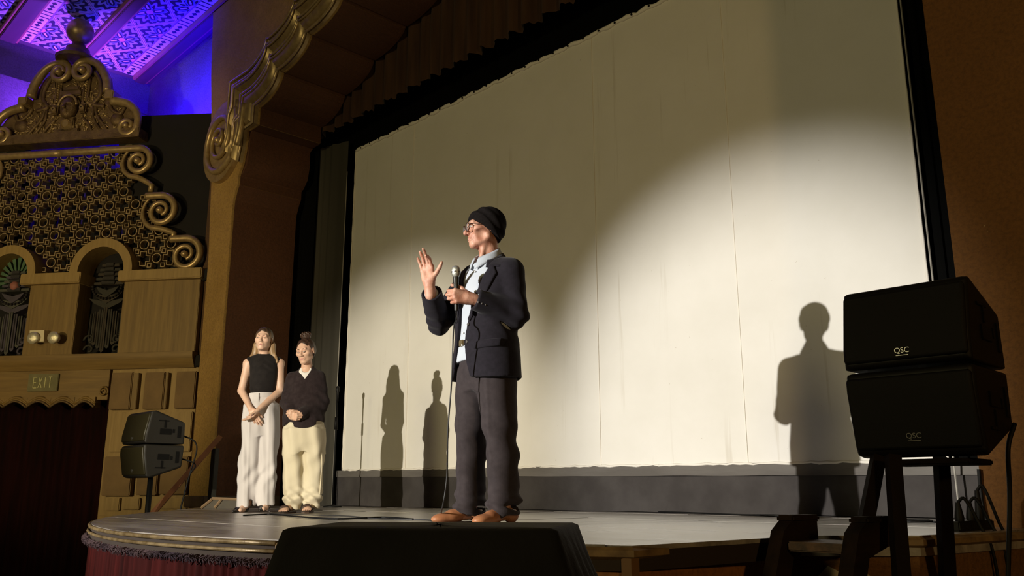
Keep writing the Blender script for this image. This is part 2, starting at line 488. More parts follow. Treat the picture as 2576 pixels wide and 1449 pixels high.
# stage front: boarded riser on the right
M_RISER = plaster('rust_brown_riser', (0.24, 0.085, 0.02), (0.30, 0.12, 0.03), None, 0.55, 0.15)
def upright(p, q, z0, z1, th=0.03):
    p = np.array(p); q = np.array(q); d = (q - p) / np.linalg.norm(q - p); n = np.array([-d[1], d[0]]) * th
    m = MB(); vs = [(*(p), z0), (*(q), z0), (*(q + n), z0), (*(p + n), z0), (*(p), z1), (*(q), z1), (*(q + n), z1), (*(p + n), z1)]
    return m.add(vs, [(0, 1, 2, 3), (4, 7, 6, 5), (0, 4, 5, 1), (1, 5, 6, 2), (2, 6, 7, 3), (3, 7, 4, 0)])
riser = structure(upright((-3.13, 1.75), (-1.99, 2.47), -1.1, -0.05).build('wall_front', M_RISER), 'rust brown boarded front of the stage')
upright((-1.985, 2.47), (-2.0, 3.46), -1.1, -0.05).build('riser_panel', M_RISER, riser)
upright((-2.0, 3.46), (-1.57, 3.87), -1.1, -0.05).build('riser_panel', M_BROWN, riser)
upright((-1.57, 3.87), (-1.41, 5.06), -1.1, -0.05).build('riser_panel', M_BROWN, riser)
MB().box(-2.006, -1.962, 2.44, 2.484, -1.1, -0.045).build('corner_post', mat('dull_wood_post', (0.16, 0.08, 0.03), 0.6), riser)
# torn pale patch where the paint came off below the deck edge
pp = []
for k in range(22):
    a = 2 * PI * k / 22; pp.append((0.16 * math.cos(a) * (1 + 0.18 * random.uniform(-1, 1)), 0.15 * math.sin(a) * (1 + 0.18 * random.uniform(-1, 1))))
fr = (V3(-1.80, 3.64, -0.27), V3(0.724, 0.69, 0), V3(0.69, -0.724, 0), V3(0, 0, 1))
MB(fr).prism(pp, 0.002, 0.006).build('torn_patch', mat('torn_pale_paper', (0.42, 0.38, 0.28), 0.9, 0, (0.34, 0.3, 0.22), 8), riser)
# red pleated skirt round the thrust
def pleats(path, z0, z1, amp, wave, rows=10, frayed=0.0, seg=4000, jit=0.35):
    P = [np.array(p[:2], float) for p in path]
    L = np.cumsum([0] + [np.linalg.norm(P[i + 1] - P[i]) for i in range(len(P) - 1)])
    n = min(seg, max(8, int(L[-1] / wave * 8)))
    t = np.linspace(0, L[-1], n); X = np.interp(t, L, [p[0] for p in P]); Y = np.interp(t, L, [p[1] for p in P])
    tx = np.gradient(X); ty = np.gradient(Y); ln = np.hypot(tx, ty); nx, ny = ty / ln, -tx / ln
    ph = np.cumsum(1 + jit * np.interp(t, np.linspace(0, L[-1], int(L[-1] / wave) + 3), np.random.uniform(-1, 1, int(L[-1] / wave) + 3))) * (L[-1] / n) / wave * 2 * PI
    A = 0.7 + 0.3 * np.interp(t, np.linspace(0, L[-1], int(L[-1] / wave) + 3), np.random.uniform(-1, 1, int(L[-1] / wave) + 3))
    rw = []
    for r in range(rows):
        f = r / (rows - 1); z = z1 + (z0 - z1) * f
        g = amp * (0.45 + 0.55 * f) * A * np.sin(ph + 0.25 * math.sin(3 * f))
        jz = frayed * np.random.uniform(-1, 1, n) if r == rows - 1 else 0 * g
        rw.append([(X[i] + nx[i] * g[i], Y[i] + ny[i] * g[i], z + jz[i]) for i in range(n)])
    return rw
sk = [(p[0], p[1] + 0.012, 0) for p in smooth_path(edge_s, 4)]
skirt = MB().grid(pleats(sk, -1.10, -0.07, 0.030, 0.060, 8)).build('stage_skirt', M_RED, None, True)
tag(skirt, 'dark red pleated velvet skirt hanging round the stage edge', 'skirt')
fr_ = MB()
for k in range(1500):                          # the worn fringe along the top of the skirt
    i = random.randrange(len(edge_s) - 1); p = edge_s[i] + (edge_s[i + 1] - edge_s[i]) * random.random()
    z = -0.070 - random.uniform(0, 0.01); l = random.uniform(0.010, 0.032)
    q = p + V3(random.uniform(-0.02, 0.02), -0.03 - random.uniform(0, 0.012), 0)
    fr_.tube([(p[0], p[1] - 0.018, z), (q[0], q[1], z - l * 0.5), (q[0] + random.uniform(-0.01, 0.01), q[1] + 0.004, z - l)], [0.0025, 0.002, 0.001], 4, False)
fo = fr_.build('frayed_fringe', mat('faded_fringe', (0.020, 0.009, 0.018), 0.9, 0, (0.055, 0.030, 0.034), 6), skirt); fo['kind'] = 'stuff'
# house floor below
hf = structure(MB().box(-18, 5, -14, 5.0, -1.2, -1.1).build('floor_house', mat('dark_house_carpet', (0.02, 0.008, 0.006), 0.95)), 'dark carpeted house floor below the stage')

# ================================================================== screen, masking, drapes
YS = 6.42
def screen_cloth():
    m, nt, b = nodes_of('old_screen_fabric')
    v = coords(nt, (1, 1, 0.035)); v2 = coords(nt)
    st = noise(nt, v, 9, 4, 0.6); area = noise(nt, v2, 0.6, 2)
    streak = mth(nt, 'MULTIPLY', ramp(nt, st, [(0.60, (0, 0, 0)), (0.66, (1, 1, 1)), (0.70, (0, 0, 0))]), ramp(nt, area, [(0.48, (0, 0, 0)), (0.62, (1, 1, 1))]))
    sp = noise(nt, v2, 26, 2, 0.5)
    spot = ramp(nt, sp, [(0.755, (0, 0, 0)), (0.77, (1, 1, 1))])
    big = ramp(nt, noise(nt, v2, 1.3, 5, 0.6), [(0.3, (0.70, 0.675, 0.61)), (0.7, (0.76, 0.735, 0.675))])
    c = mixc(nt, mth(nt, 'MULTIPLY', streak, 0.35), big, (0.42, 0.36, 0.26))
    c = mixc(nt, mth(nt, 'MULTIPLY', spot, 0.5), c, (0.36, 0.29, 0.2))
    nt.links.new(c, b.inputs['Base Color']); b.inputs['Roughness'].default_value = 0.9
    b.inputs['Specular IOR Level'].default_value = 0.15
    bump(nt, b, noise(nt, v2, 420, 2), 0.12, 0.002); return m
scr = thing('projection_screen', 'tall off-white cinema screen across the back of the stage', 'screen', (-6.14, YS, 0))
def rel(o, *pts): return [tuple(np.array(p) - np.array(o)) for p in pts]
SO = V3(-6.14, YS, 0)
XL, XR, ZT = -9.94, -2.335, 4.925
def zb(X): return 0.455 + (0.39 - 0.455) * (X - XL) / (XR - XL)
rw = []
for r in range(25):
    f = r / 24; line = []
    for c in range(49):
        X = XL + (XR - XL) * c / 48; z = zb(X) + (ZT - zb(X)) * f
        line.append((X - SO[0], 0.004 * math.sin(c * 0.9 + f * 2) * (1 - f), z))
    rw.append(line)
MB().grid(rw).build('screen_fabric', screen_cloth(), scr, True)
M_SEAM = mat('screen_seam', (0.78, 0.74, 0.66), 0.8)
for a, b_ in (((1022, 930), (1022, 1180)), ((1497, 640), (1515, 1165)), ((1834, 430), (1884, 1160))):
    X = (onY(*a, YS)[0] + onY(*b_, YS)[0]) / 2
    MB().box(X - 0.005 - SO[0], X + 0.005 - SO[0], -0.0065, 0, zb(X) + 0.01, ZT - 0.02).build('seam', M_SEAM, scr)
# rolled and laced hem along the top, ribbed by its ties
def hem(pts, r, name):
    S = smooth_path(pts, 3); n = len(S)
    out = [p + V3(0, -0.006, 0.012 * math.sin(i * 0.8) * (i % 3 - 1) * 0.5) for i, p in enumerate(S)]
    MB().tube(out, [r * (0.7 + 0.5 * abs(math.sin(i * 0.55))) for i in range(n)], 7).build(name, M_SEAM, scr, True)
hem([(XL + (XR - XL) * k / 60 - SO[0], 0, ZT + random.uniform(-0.008, 0.012)) for k in range(61)], 0.022, 'top_hem')
hem([(XL + (XR - XL) * k / 40 - SO[0], 0, zb(XL + (XR - XL) * k / 40)) for k in range(41)], 0.010, 'bottom_hem')
hem([(XR - SO[0], 0, zb(XR) + (ZT - zb(XR)) * k / 30) for k in range(31)], 0.010, 'side_hem')
hem([(XL - SO[0], 0, zb(XL) + (ZT - zb(XL)) * k / 30) for k in range(31)], 0.010, 'side_hem')
M_GROM = mat('dark_eyelet', (0.02, 0.018, 0.014), 0.4, 0.6)
g0 = None
for k in range(34):
    X = XL + 0.15 + k * (XR - XL - 0.3) / 33
    if g0 is None:
        g0 = MB().lathe([(0.004, -0.004), (0.012, -0.004), (0.012, 0.004), (0.004, 0.004)], (0, 0, 0), 8, 'y').build('eyelet', M_GROM, scr)
        o = g0
    else:
        o = g0.copy(); COL.objects.link(o)
    o.location = (X - SO[0], -0.032, ZT)
# black masking round and behind the screen
back = structure(MB().box(-13.2, 0.6, 6.60, 6.66, -0.02, 8.0).build('wall_back', M_BLACK), 'black masking wall behind the screen')
mt = MB().box(-11.6, -1.2, 6.44, 6.56, 4.93, 5.9).build('top_masking', M_BLACK); tag(mt, 'black masking cloth above the screen', 'curtain')
tag(MB().grid(pleats([(-2.30, 6.53), (-1.2, 6.53)], 0.0, 4.92, 0.02, 0.25, 6)).build('masking_curtain', M_BLACK), 'black masking drape at the right edge of the screen', 'curtain')
tag(MB().tube([(-2.27, 6.33, 0.003), (-2.27, 6.33, 2.3), (-2.275, 6.33, 4.9)], 0.007, 6).build('tie_line', mat('pale_cord', (0.3, 0.28, 0.24), 0.7)), 'thin pale line hanging beside the right screen edge', 'cord')
lg = MB().grid(pleats([(-11.6, 6.08), (-11.1, 6.10), (-10.52, 6.16)], 0.0, 5.08, 0.030, 0.22, 8)).build('wing_drape', M_BLACK, None, True)
tag(lg, 'black side drape just behind the stage pillar', 'curtain')
lg2 = MB().grid(pleats([(-10.56, 6.20), (-10.3, 6.24), (-10.02, 6.33)], 0.0, 5.08, 0.030, 0.16, 8)).build('wing_drape', mat('lit_olive_drape', (0.050, 0.046, 0.036), 0.9, spec=0.15), None, True)  # lit folds of the drape, the light put into a lighter olive
tag(lg2, 'narrow lit edge of the side drape, in olive grey, against the left screen edge', 'curtain')
tag(MB().tube([(-9.99, 6.31, 0.003), (-9.985, 6.31, 2.4), (-9.985, 6.31, 4.6)], 0.006, 6).build('tie_line', mat('pale_cord', (0.3, 0.28, 0.24), 0.7)), 'thin pale line hanging beside the left screen edge', 'cord')
# grey strips under the screen
M_SK1 = mat('grey_skirt_cloth', (0.105, 0.095, 0.085), 0.9, 0, (0.15, 0.138, 0.125), 3, (0.3, 1, 2), bumps=0.5, bscale=7, bdist=0.02, spec=0.2)
M_SK2 = mat('charcoal_skirt_cloth', (0.042, 0.037, 0.035), 0.9, 0, (0.058, 0.052, 0.049), 4, bumps=0.35, bscale=5, bdist=0.02, spec=0.2)
def strip(x0, x1, yy, ztop, zbot, seed, amp):
    rg = np.random.RandomState(seed); rw = []
    ph = rg.uniform(0, 6, 6)
    for r in range(9):
        f = r / 8; line = []
        for c in range(121):
            t = c / 120; X = x0 + (x1 - x0) * t
            wv = sum(math.sin(t * (9 + 13 * q) + ph[q] + f * (2.4 * (q % 3) - 2)) for q in range(6)) / 6
            line.append((X, yy - 0.02 - amp * wv * (0.4 + f), ztop(t) + (zbot(t) - ztop(t)) * f + 0.004 * wv))
        rw.append(line)
    return MB().grid(rw)
s1 = strip(-10.2, -1.75, YS + 0.01, lambda t: 0.452 - 0.06 * t, lambda t: 0.37 - 0.085 * t, 3, 0.018).build('under_screen_band', M_SK1, None, True)
tag(s1, 'crumpled pale grey cloth band just under the screen', 'cloth band')
s2 = strip(-10.35, -1.72, YS + 0.03, lambda t: 0.40 - 0.08 * t, lambda t: 0.004, 5, 0.010).build('under_screen_skirt', M_SK2, None, True)
tag(s2, 'charcoal cloth skirt from the grey band down to the stage', 'skirt')

# ================================================================== proscenium: face, lobed arch, reveal
YP, YR = 5.06, 6.04
XJ, XJR = -10.87, -1.69
XC = (XJ + XJR) / 2
def arc(p, q, n=7, flip=False):
    """quarter ellipse leaving p sideways and arriving at q upright"""
    return [(p[0] + (q[0] - p[0]) * math.sin(PI / 2 * k / n), p[1] + (q[1] - p[1]) * (1 - math.cos(PI / 2 * k / n))) for k in range(1, n + 1)]
inner = [(XJ, -1.1), (XJ, 3.98)]
inner += [(-10.86, 4.10), (-10.80, 4.24), (-10.76, 4.30), (-10.76, 4.42)]           # neck below the scroll
inner += [(-10.66, 4.58), (-10.60, 4.80), (-10.585, 5.03)]
inner += [(-10.30, 5.04), (-10.30, 5.29)]
cusps = [(-9.70, 5.615), (-9.02, 5.885), (-8.32, 6.10), (-7.62, 6.26), (-6.95, 6.38)]
cur = (-10.30, 5.29); start_lobe = len(inner)
for cpt in cusps:
    inner += arc(cur, cpt); cur = (cpt[0] + 0.03, cpt[1] - 0.035); inner.append(cur)
inner += arc(cur, (XC, 6.44))[:-1] + [(XC, 6.43)]
half_in = inner
full = half_in + [(2 * XC - p[0], p[1]) for p in reversed(half_in[:-1])]
# face wall: one ring-shaped front, the opening cut to the lobed line
face = [(-11.5, -1.1)] + [(-11.5, 3.4), (-11.62, 4.6), (-11.95, 6.4), (-12.2, 8.6), (4.5, 8.6), (4.5, -1.1)] + list(reversed(full))
pro = structure(MB().prism([(a, b) for a, b in face], YP, YR - 0.01).build('wall_proscenium', M_PLASTER), 'rough golden plaster proscenium wall with a lobed arch')
# the right pier carries worn brown paint: a thin skin of plaster over the wall
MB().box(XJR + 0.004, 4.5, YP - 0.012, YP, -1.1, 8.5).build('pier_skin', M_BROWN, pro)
# reveal: the inner thickness of the opening, dark red, panel by panel
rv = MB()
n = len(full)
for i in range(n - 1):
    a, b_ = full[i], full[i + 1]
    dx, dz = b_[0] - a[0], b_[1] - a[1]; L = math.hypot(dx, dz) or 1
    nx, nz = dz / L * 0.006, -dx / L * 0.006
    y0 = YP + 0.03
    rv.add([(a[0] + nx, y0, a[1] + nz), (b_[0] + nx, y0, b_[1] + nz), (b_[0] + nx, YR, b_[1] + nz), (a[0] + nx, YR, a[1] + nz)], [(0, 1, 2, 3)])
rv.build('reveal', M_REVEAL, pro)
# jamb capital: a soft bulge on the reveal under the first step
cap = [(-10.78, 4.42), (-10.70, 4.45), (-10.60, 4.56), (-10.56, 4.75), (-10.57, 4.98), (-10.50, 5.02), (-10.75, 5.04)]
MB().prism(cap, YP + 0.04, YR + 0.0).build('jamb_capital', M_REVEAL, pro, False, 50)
MB().box(XJ - 0.55, XJ + 0.03, YP - 0.10, YR, -0.02, 0.13, 0.012).build('plinth', mat('dark_plinth', (0.05, 0.03, 0.018), 0.7, 0, (0.08, 0.05, 0.03), 5), pro)
# gilded moulding: lofted between the opening line and an outer stepped line
out_keys = {7: (-11.05, 5.20)}
step = half_in[start_lobe - 5:]                # from the scroll top upwards
def outer_of(p, k, m):
    t = k / (m - 1)
    return (p[0] - 0.36 + 0.10 * t, p[1] + 0.62 - 0.04 * t)
m_ = len(step)
outer = []
for k, p in enumerate(step):
    x, z = p
    if k < 3: outer.append((p[0] - 0.50, p[1] + 0.36 + 0.06 * k))
    elif k == 3: outer.append((-11.10, 5.62))
    elif k == 4: outer.append((-11.10, 5.93))
    else: outer.append(outer_of(p, k, m_))
prof = [(0.0, 0.0), (0.0, 0.05), (0.05, 0.055), (0.06, 0.075), (0.13, 0.12), (0.22, 0.145), (0.30, 0.13), (0.335, 0.030), (0.36, 0.105), (0.40, 0.115), (0.445, 0.035), (0.50, 0.045), (0.58, 0.10), (0.64, 0.135), (0.69, 0.12), (0.705, 0.030), (0.74, 0.100), (0.79, 0.11), (0.835, 0.025), (0.88, 0.03), (0.93, 0.085), (0.98, 0.07), (1.0, 0.0)]
def moulding(ins, outs, name):
    rw = []
    for (a, b_) in zip(ins, outs):
        rw.append([(a[0] + (b_[0] - a[0]) * t, YP - d * 0.9, a[1] + (b_[1] - a[1]) * t) for t, d in prof])
    for t, d, r in ((0.02, 0.06, 0.018), (0.30, 0.115, 0.016), (0.40, 0.105, 0.020), (0.66, 0.125, 0.016), (0.76, 0.10, 0.020), (0.95, 0.075, 0.018)):
        MB().tube([(a[0] + (b_[0] - a[0]) * t, YP - d - 0.014, a[1] + (b_[1] - a[1]) * t) for a, b_ in zip(ins, outs)], r, 6).build('moulding_bead', M_GOLDH, arch, True)
    return MB().grid(rw).build(name, M_GOLD, arch, False, 38)
arch = thing('arch_moulding', 'gilded stepped and scalloped moulding along the proscenium arch', 'moulding', (0, 0, 0))
M_GOLDH = mat('lighter_gilding', (0.40, 0.29, 0.14), 0.32, 0.5, (0.52, 0.39, 0.20), 14)  # beads a lighter gold than the moulding run
moulding(step, outer, 'moulding_run')
o = moulding([(2 * XC - p[0], p[1]) for p in step], [(2 * XC - p[0], p[1]) for p in outer], 'moulding_run')
# scroll at the foot of the moulding: a raised disc with a spiral ridge, its tail running up into the steps
def volute(cx, cz, sgn):
    R = 0.60
    disc = [(cx + sgn * (R * 0.98) * math.cos(a) * 0.98, cz + R * math.sin(a)) for a in np.linspace(0, 2 * PI, 40, endpoint=False)]
    MB().prism(disc, YP - 0.075, YP + 0.01).build('scroll_disc', M_GOLD, arch, False, 40)
    pts = []; rr = []
    for k in range(96):
        t = k / 95; a = math.radians(40 - 900 * t); r = R * (0.95 - 0.86 * t ** 0.8)
        pts.append((cx + sgn * r * math.cos(a), YP - 0.085 - 0.05 * t, cz + r * math.sin(a))); rr.append(0.050 - 0.028 * t)
    MB().tube(pts, rr, 8, True, 1.0, (0, 1, 0)).build('scroll_ridge', M_GOLD, arch, True)
    MB().lathe([(0.0, -0.06), (0.035, -0.05), (0.05, -0.02), (0.055, 0.02)], (cx, YP - 0.12, cz), 14, 'y').build('scroll_eye', M_GOLD, arch, True)
    tail = [(cx + sgn * (0.52 + 0.06 * q), cz + 0.08 + 0.16 * q) for q in range(5)]
    for q, (w0, d) in enumerate(((0.07, 0.11), (0.20, 0.09), (0.33, 0.075))):
        MB().tube(smooth_path([(cx + sgn * (0.66 - w0), YP - d, cz - 0.25), (cx + sgn * (0.74 - w0), YP - d, cz - 0.02), (cx + sgn * (0.79 - w0), YP - d, cz + 0.28 + w0 * 0.6)], 5), 0.05, 8).build('scroll_tail', M_GOLD, arch, True)
volute(-11.22, 5.05, 1)
volute(2 * XC + 11.22, 5.05, -1)
# valance behind the arch
val = MB().grid(pleats([(-10.86, 6.1), (XJR, 6.1)], 5.2, 6.75, 0.085, 0.25, 7, 0.02)).build('valance', M_VAL, None, True)
tag(val, 'brown pleated velvet valance hanging under the arch', 'curtain')

# ================================================================== corner behind the organ screen, blue-lit ceiling
wl = structure(MB().box(-15.65, -15.5, -6, 5.6, -1.1, 8.2).build('wall_left', M_PALE), 'pale plaster side wall of the house')
wcv = structure(MB().box(-15.6, -11.45, 5.42, 5.6, -1.1, 8.2).build('wall_corner', M_PALE), 'pale plaster wall left of the proscenium')
MB().box(-15.5, -15.28, -6, 5.42, 6.35, 6.9, 0.02).build('wall_band', M_PALE, wl)
ceil = structure(MB().box(-15.6, -4.0, -6, 5.55, 7.62, 7.9).build('ceiling', mat('dark_ceiling_boards', (0.10, 0.08, 0.08), 0.8)), 'beamed house ceiling with painted panels')
def painted_panel(name, flip):
    """stencilled diamond lattice with four-petalled flowers and a border of lozenges"""
    m, nt, b = nodes_of(name)
    t = nt.nodes.new('ShaderNodeTexCoord'); sep = nt.nodes.new('ShaderNodeSeparateXYZ')
    nt.links.new(t.outputs['Object'], sep.inputs[0])
    x, y = sep.outputs[0], sep.outputs[1]
    if flip: y = mth(nt, 'SUBTRACT', 0.80, y)
    yy = mth(nt, 'SUBTRACT', y, 0.20)
    S = 0.95
    u = mth(nt, 'DIVIDE', x, S * 1.25); v = mth(nt, 'DIVIDE', yy, S * 0.9)
    p = mth(nt, 'ADD', u, v); q = mth(nt, 'SUBTRACT', u, v)
    def cell(a): return mth(nt, 'ABSOLUTE', mth(nt, 'SUBTRACT', mth(nt, 'FRACT', a), 0.5))
    cp, cq = cell(p), cell(q)
    mx = mth(nt, 'MAXIMUM', cp, cq)
    line = mth(nt, 'GREATER_THAN', mx, 0.455)
    line2 = mth(nt, 'MULTIPLY', mth(nt, 'GREATER_THAN', mx, 0.468), mth(nt, 'LESS_THAN', mx, 0.487))
    sp = mth(nt, 'SUBTRACT', mth(nt, 'FRACT', p), 0.5); sq = mth(nt, 'SUBTRACT', mth(nt, 'FRACT', q), 0.5)
    rr = mth(nt, 'SQRT', mth(nt, 'ADD', mth(nt, 'MULTIPLY', sp, sp), mth(nt, 'MULTIPLY', sq, sq)))
    an = mth(nt, 'ARCTAN2', sp, sq)
    pet = mth(nt, 'ABSOLUTE', mth(nt, 'COSINE', mth(nt, 'MULTIPLY', an, 2.0)))
    R1 = mth(nt, 'MULTIPLY', pet, 0.40)
    petal = mth(nt, 'LESS_THAN', rr, R1)
    inner_ = mth(nt, 'LESS_THAN', rr, mth(nt, 'MULTIPLY', mth(nt, 'POWER', pet, 2.2), 0.34))
    vein = mth(nt, 'MULTIPLY', mth(nt, 'LESS_THAN', rr, mth(nt, 'MULTIPLY', mth(nt, 'POWER', pet, 12.0), 0.29)), mth(nt, 'GREATER_THAN', rr, 0.13))
    core = mth(nt, 'LESS_THAN', rr, 0.085)
    leaf = mth(nt, 'GREATER_THAN', mth(nt, 'SINE', mth(nt, 'ADD', mth(nt, 'MULTIPLY', rr, 26.0), mth(nt, 'MULTIPLY', mth(nt, 'SINE', mth(nt, 'MULTIPLY', an, 12.0)), 1.6))), 0.1)
    WH, BL, NV, PK = (0.80, 0.78, 0.80), (0.16, 0.22, 0.55), (0.02, 0.02, 0.05), (0.75, 0.35, 0.45)
    c = mixc(nt, leaf, NV, (0.42, 0.46, 0.66))
    c = mixc(nt, petal, c, BL); c = mixc(nt, inner_, c, NV); c = mixc(nt, vein, c, WH); c = mixc(nt, core, c, PK)
    c = mixc(nt, line, c, (0.74, 0.62, 0.72)); c = mixc(nt, line2, c, (0.25, 0.16, 0.35))
    bo = mth(nt, 'LESS_THAN', y, 0.20)
    bx = mth(nt, 'FRACT', mth(nt, 'DIVIDE', x, 0.11)); big = mth(nt, 'FRACT', mth(nt, 'DIVIDE', x, 0.66))
    dia = mth(nt, 'LESS_THAN', mth(nt, 'ADD', mth(nt, 'ABSOLUTE', mth(nt, 'SUBTRACT', bx, 0.5)), mth(nt, 'MULTIPLY', mth(nt, 'ABSOLUTE', mth(nt, 'SUBTRACT', y, 0.09)), 11.0)), 0.5)
    bars = mth(nt, 'LESS_THAN', mth(nt, 'ABSOLUTE', mth(nt, 'SUBTRACT', bx, 0.5)), 0.14)
    mot = mixc(nt, mth(nt, 'GREATER_THAN', big, 0.5), dia, bars)
    cb = mixc(nt, mot, WH, NV)
    cb = mixc(nt, mth(nt, 'GREATER_THAN', y, 0.175), cb, (0.3, 0.18, 0.4))
    c = mixc(nt, bo, c, cb)
    nt.links.new(c, b.inputs['Base Color']); b.inputs['Roughness'].default_value = 0.75
    return m
ZC = 7.6
M_BEAM = mat('maroon_beam', (0.07, 0.035, 0.05), 0.6, 0, (0.11, 0.05, 0.07), 6, (0.1, 1, 1))
M_RAIL = mat('red_beam_edge', (0.36, 0.14, 0.10), 0.6)
def panel(y0, y1, flip, name):
    me = MB().box(0, 11.0, 0, y1 - y0, 0, 0.02).build('painted_panel', painted_panel(name, flip), ceil)
    me.location = (-15.28, y0, ZC - 0.02)
panel(3.13, 3.98, False, 'stencilled_panel_a')
panel(4.22, 5.02, True, 'stencilled_panel_b')
panel(1.95, 2.80, False, 'stencilled_panel_c')
for y0, y1 in ((2.84, 3.09), (4.02, 4.18), (5.06, 5.24)):
    MB().box(-15.28, -4.2, y0, y1, ZC - 0.13, ZC - 0.001, 0.01).build('beam', M_BEAM, ceil)
    MB().box(-15.28, -4.2, y0 - 0.035, y0 - 0.001, ZC - 0.10, ZC - 0.002).build('beam_edge', M_RAIL, ceil)
    MB().box(-15.28, -4.2, y1 + 0.001, y1 + 0.035, ZC - 0.10, ZC - 0.002).build('beam_edge', M_RAIL, ceil)
# blue and violet cove lamps behind the organ screen
lamp('SPOT', 'cove_lamp_blue', (-13.0, 4.7, 5.6), (-13.3, 5.42, 6.5), 900, (0.02, 0.0, 1.0), 0.08, 150, 0.8)
lamp('SPOT', 'cove_lamp_violet', (-14.95, 3.95, 5.85), (-15.0, 3.4, 7.6), 620, (0.24, 0.05, 1.0), 0.1, 140, 0.8)

# ================================================================== splayed organ wall beside the stage
AW = math.radians(37.5)
WX = V3(math.cos(AW), math.sin(AW), 0); WY = V3(-math.sin(AW), math.cos(AW), 0); WZ = V3(0, 0, 1)
WO = onY(510, 1000, 5.25); WO[2] = 0
WF = (WO, WX, WY, WZ)                         # local: s along the wall to the right, y into the wall, z up
def wp(px, py, off=0.0):
    p = on_plane(px, py, WO - WY * off, WY) - WO
    return (float(p @ WX), float(p[2]))
def wrect(x0, y0, x1, y1, off=0.0):
    a = wp(x0, (y0 + y1) / 2, off); b_ = wp(x1, (y0 + y1) / 2, off); t = wp((x0 + x1) / 2, y0, off); l = wp((x0 + x1) / 2, y1, off)
    return a[0], b_[0], l[1], t[1]
ZL = wp(250, 892)[1]                           # top of the lower cornice
ZB = wp(250, 930)[1]                           # underside
GC = wp(168, 330)[0]                           # the screen is symmetrical about this line
def mir(s): return 2 * GC - s
S1 = wp(492, 900)[0]; S0 = mir(S1)
# the wall behind: right part dark, its shade put into the colour, stopping below the blue corner
dk = [wp(280, 283), (wp(548, 283)[0], wp(400, 283)[1]), (wp(548, 700)[0], wp(520, 700)[1]), wp(300, 700)]
oww = structure(MB(WF).prism(dk, 0.16, 0.26).build('wall_organ', M_DARK), 'dark wall behind the right end of the gilded organ grille')
x1e = S1 + 0.02
def wall_part(name, px, d0, d1, m, ch=0.008):
    s0, s1, z0, z1 = wrect(*px, -min(d0, 0) if d0 < 0 else 0)
    return MB(WF).box(s0, s1, d0, d1, z0, z1, ch).build(name, m, oww)
wall_part('panel', (66, 712, 190, 893), -0.04, 0.30, M_GRAIN)
wall_part('panel', (304, 701, 497, 886), -0.04, 0.30, M_GRAIN)
wall_part('panel_capital', (50, 686, 201, 713), -0.13, 0.25, M_GRAINL, 0.012)
wall_part('panel_capital', (296, 676, 506, 702), -0.13, 0.25, M_GRAINL, 0.012)
wall_part('niche_back', (-160, 600, 330, 895), 0.26, 0.30, M_DARK)
for nm, px, d0, m, ch in (('panel', (304, 701, 497, 886), -0.04, M_GRAIN, 0.008), ('panel_capital', (296, 676, 506, 702), -0.13, M_GRAINL, 0.012)):
    s0, s1, z0, z1 = wrect(*px, -d0)
    MB(WF).box(mir(s1), mir(s0), d0, 0.28, z0, z1, ch).build(nm, m, oww)
MB(WF).prism([(mir(a), b_) for a, b_ in dk], 0.16, 0.26).build('dark_wing', M_DARK, oww)
# cornice, frieze, door head
cs = MB(WF)
profc = [(0.25, ZL), (-0.10, ZL), (-0.10, ZL - 0.05), (-0.085, ZL - 0.10), (-0.05, ZL - 0.16), (-0.02, ZB), (0.25, ZB)]
cs.prism(profc, S0, S1, 'yz')
cs.build('cornice', M_GRAINH, oww, False, 30)
ZF = wp(140, 1004)[1]
sdoor = wp(270, 1000)[0]
MB(WF).box(mir(sdoor), sdoor, 0.0, 0.25, ZF - 0.02, ZB, 0.004).build('door_head', M_GRAINH, oww)
# scalloped edge over the doorway: double beads on each lobe
xs = [-110, -48, 14, 72, 131, 191, 243]
for i in range(len(xs) - 1):
    a = wp(xs[i], 1011); b_ = wp(xs[i + 1], 1011 - 1.5 * i)
    for q, (dz, dd, r) in enumerate(((0.0, -0.02, 0.022), (-0.055, -0.045, 0.016))):
        pts = []
        for k in range(11):
            t = k / 10; pts.append((a[0] + (b_[0] - a[0]) * t, dd, a[1] - 0.03 + dz + 0.085 * math.sin(PI * t)))
        MB(WF).tube(pts, r, 7).build('scallop_bead', M_GOLDD if q else M_GRAINH, oww, True)
    poly = [(a[0] + (b_[0] - a[0]) * k / 10, a[1] - 0.085 + 0.085 * math.sin(PI * k / 10)) for k in range(11)]
    MB(WF).prism(poly + [(b_[0], ZF + 0.02), (a[0], ZF + 0.02)], -0.03, 0.10).build('scallop', M_GRAINH, oww)
ec = wp(263, 985)
sp = [(ec[0] + (0.075 - 0.055 * k / 30) * math.cos(-0.5 + k * 0.33), -0.03, ec[1] + (0.075 - 0.055 * k / 30) * math.sin(-0.5 + k * 0.33)) for k in range(31)]
MB(WF).tube(sp, 0.014, 7).build('curl', M_GRAINH, oww, True)
# jamb of big blocks at the right of the doorway: lighter wall behind, brown slabs on it
wall_part('jamb', (262, 925, 488, 1300), 0.02, 0.25, M_GRAINL)
for (x0, y0, x1, y1) in ((276, 937, 329, 1030), (361, 936, 411, 1029), (440, 934, 490, 1027), (258, 1148, 330, 1248), (344, 1148, 396, 1246), (402, 1148, 470, 1244)):
    wall_part('block', (x0, y0, x1, y1), -0.07, 0.06, M_BLOCK, 0.012)
for (x0, y0, x1, y1) in ((329, 938, 345, 1029), (411, 937, 420, 1028)):  # darker strips stand for the shadows beside the slabs
    wall_part('block', (x0, y0, x1, y1), -0.045, 0.06, M_GRAIN, 0.006)
for (x0, y0, x1, y1) in ((277, 1036, 385, 1138), (390, 1036, 480, 1136), (264, 1252, 300, 1285), (305, 1252, 350, 1282), (400, 1252, 470, 1280)):
    wall_part('block', (x0, y0, x1, y1), -0.03, 0.06, M_GRAINL, 0.010)
s0, s1, z0, z1 = wrect(262, 925, 488, 1300)
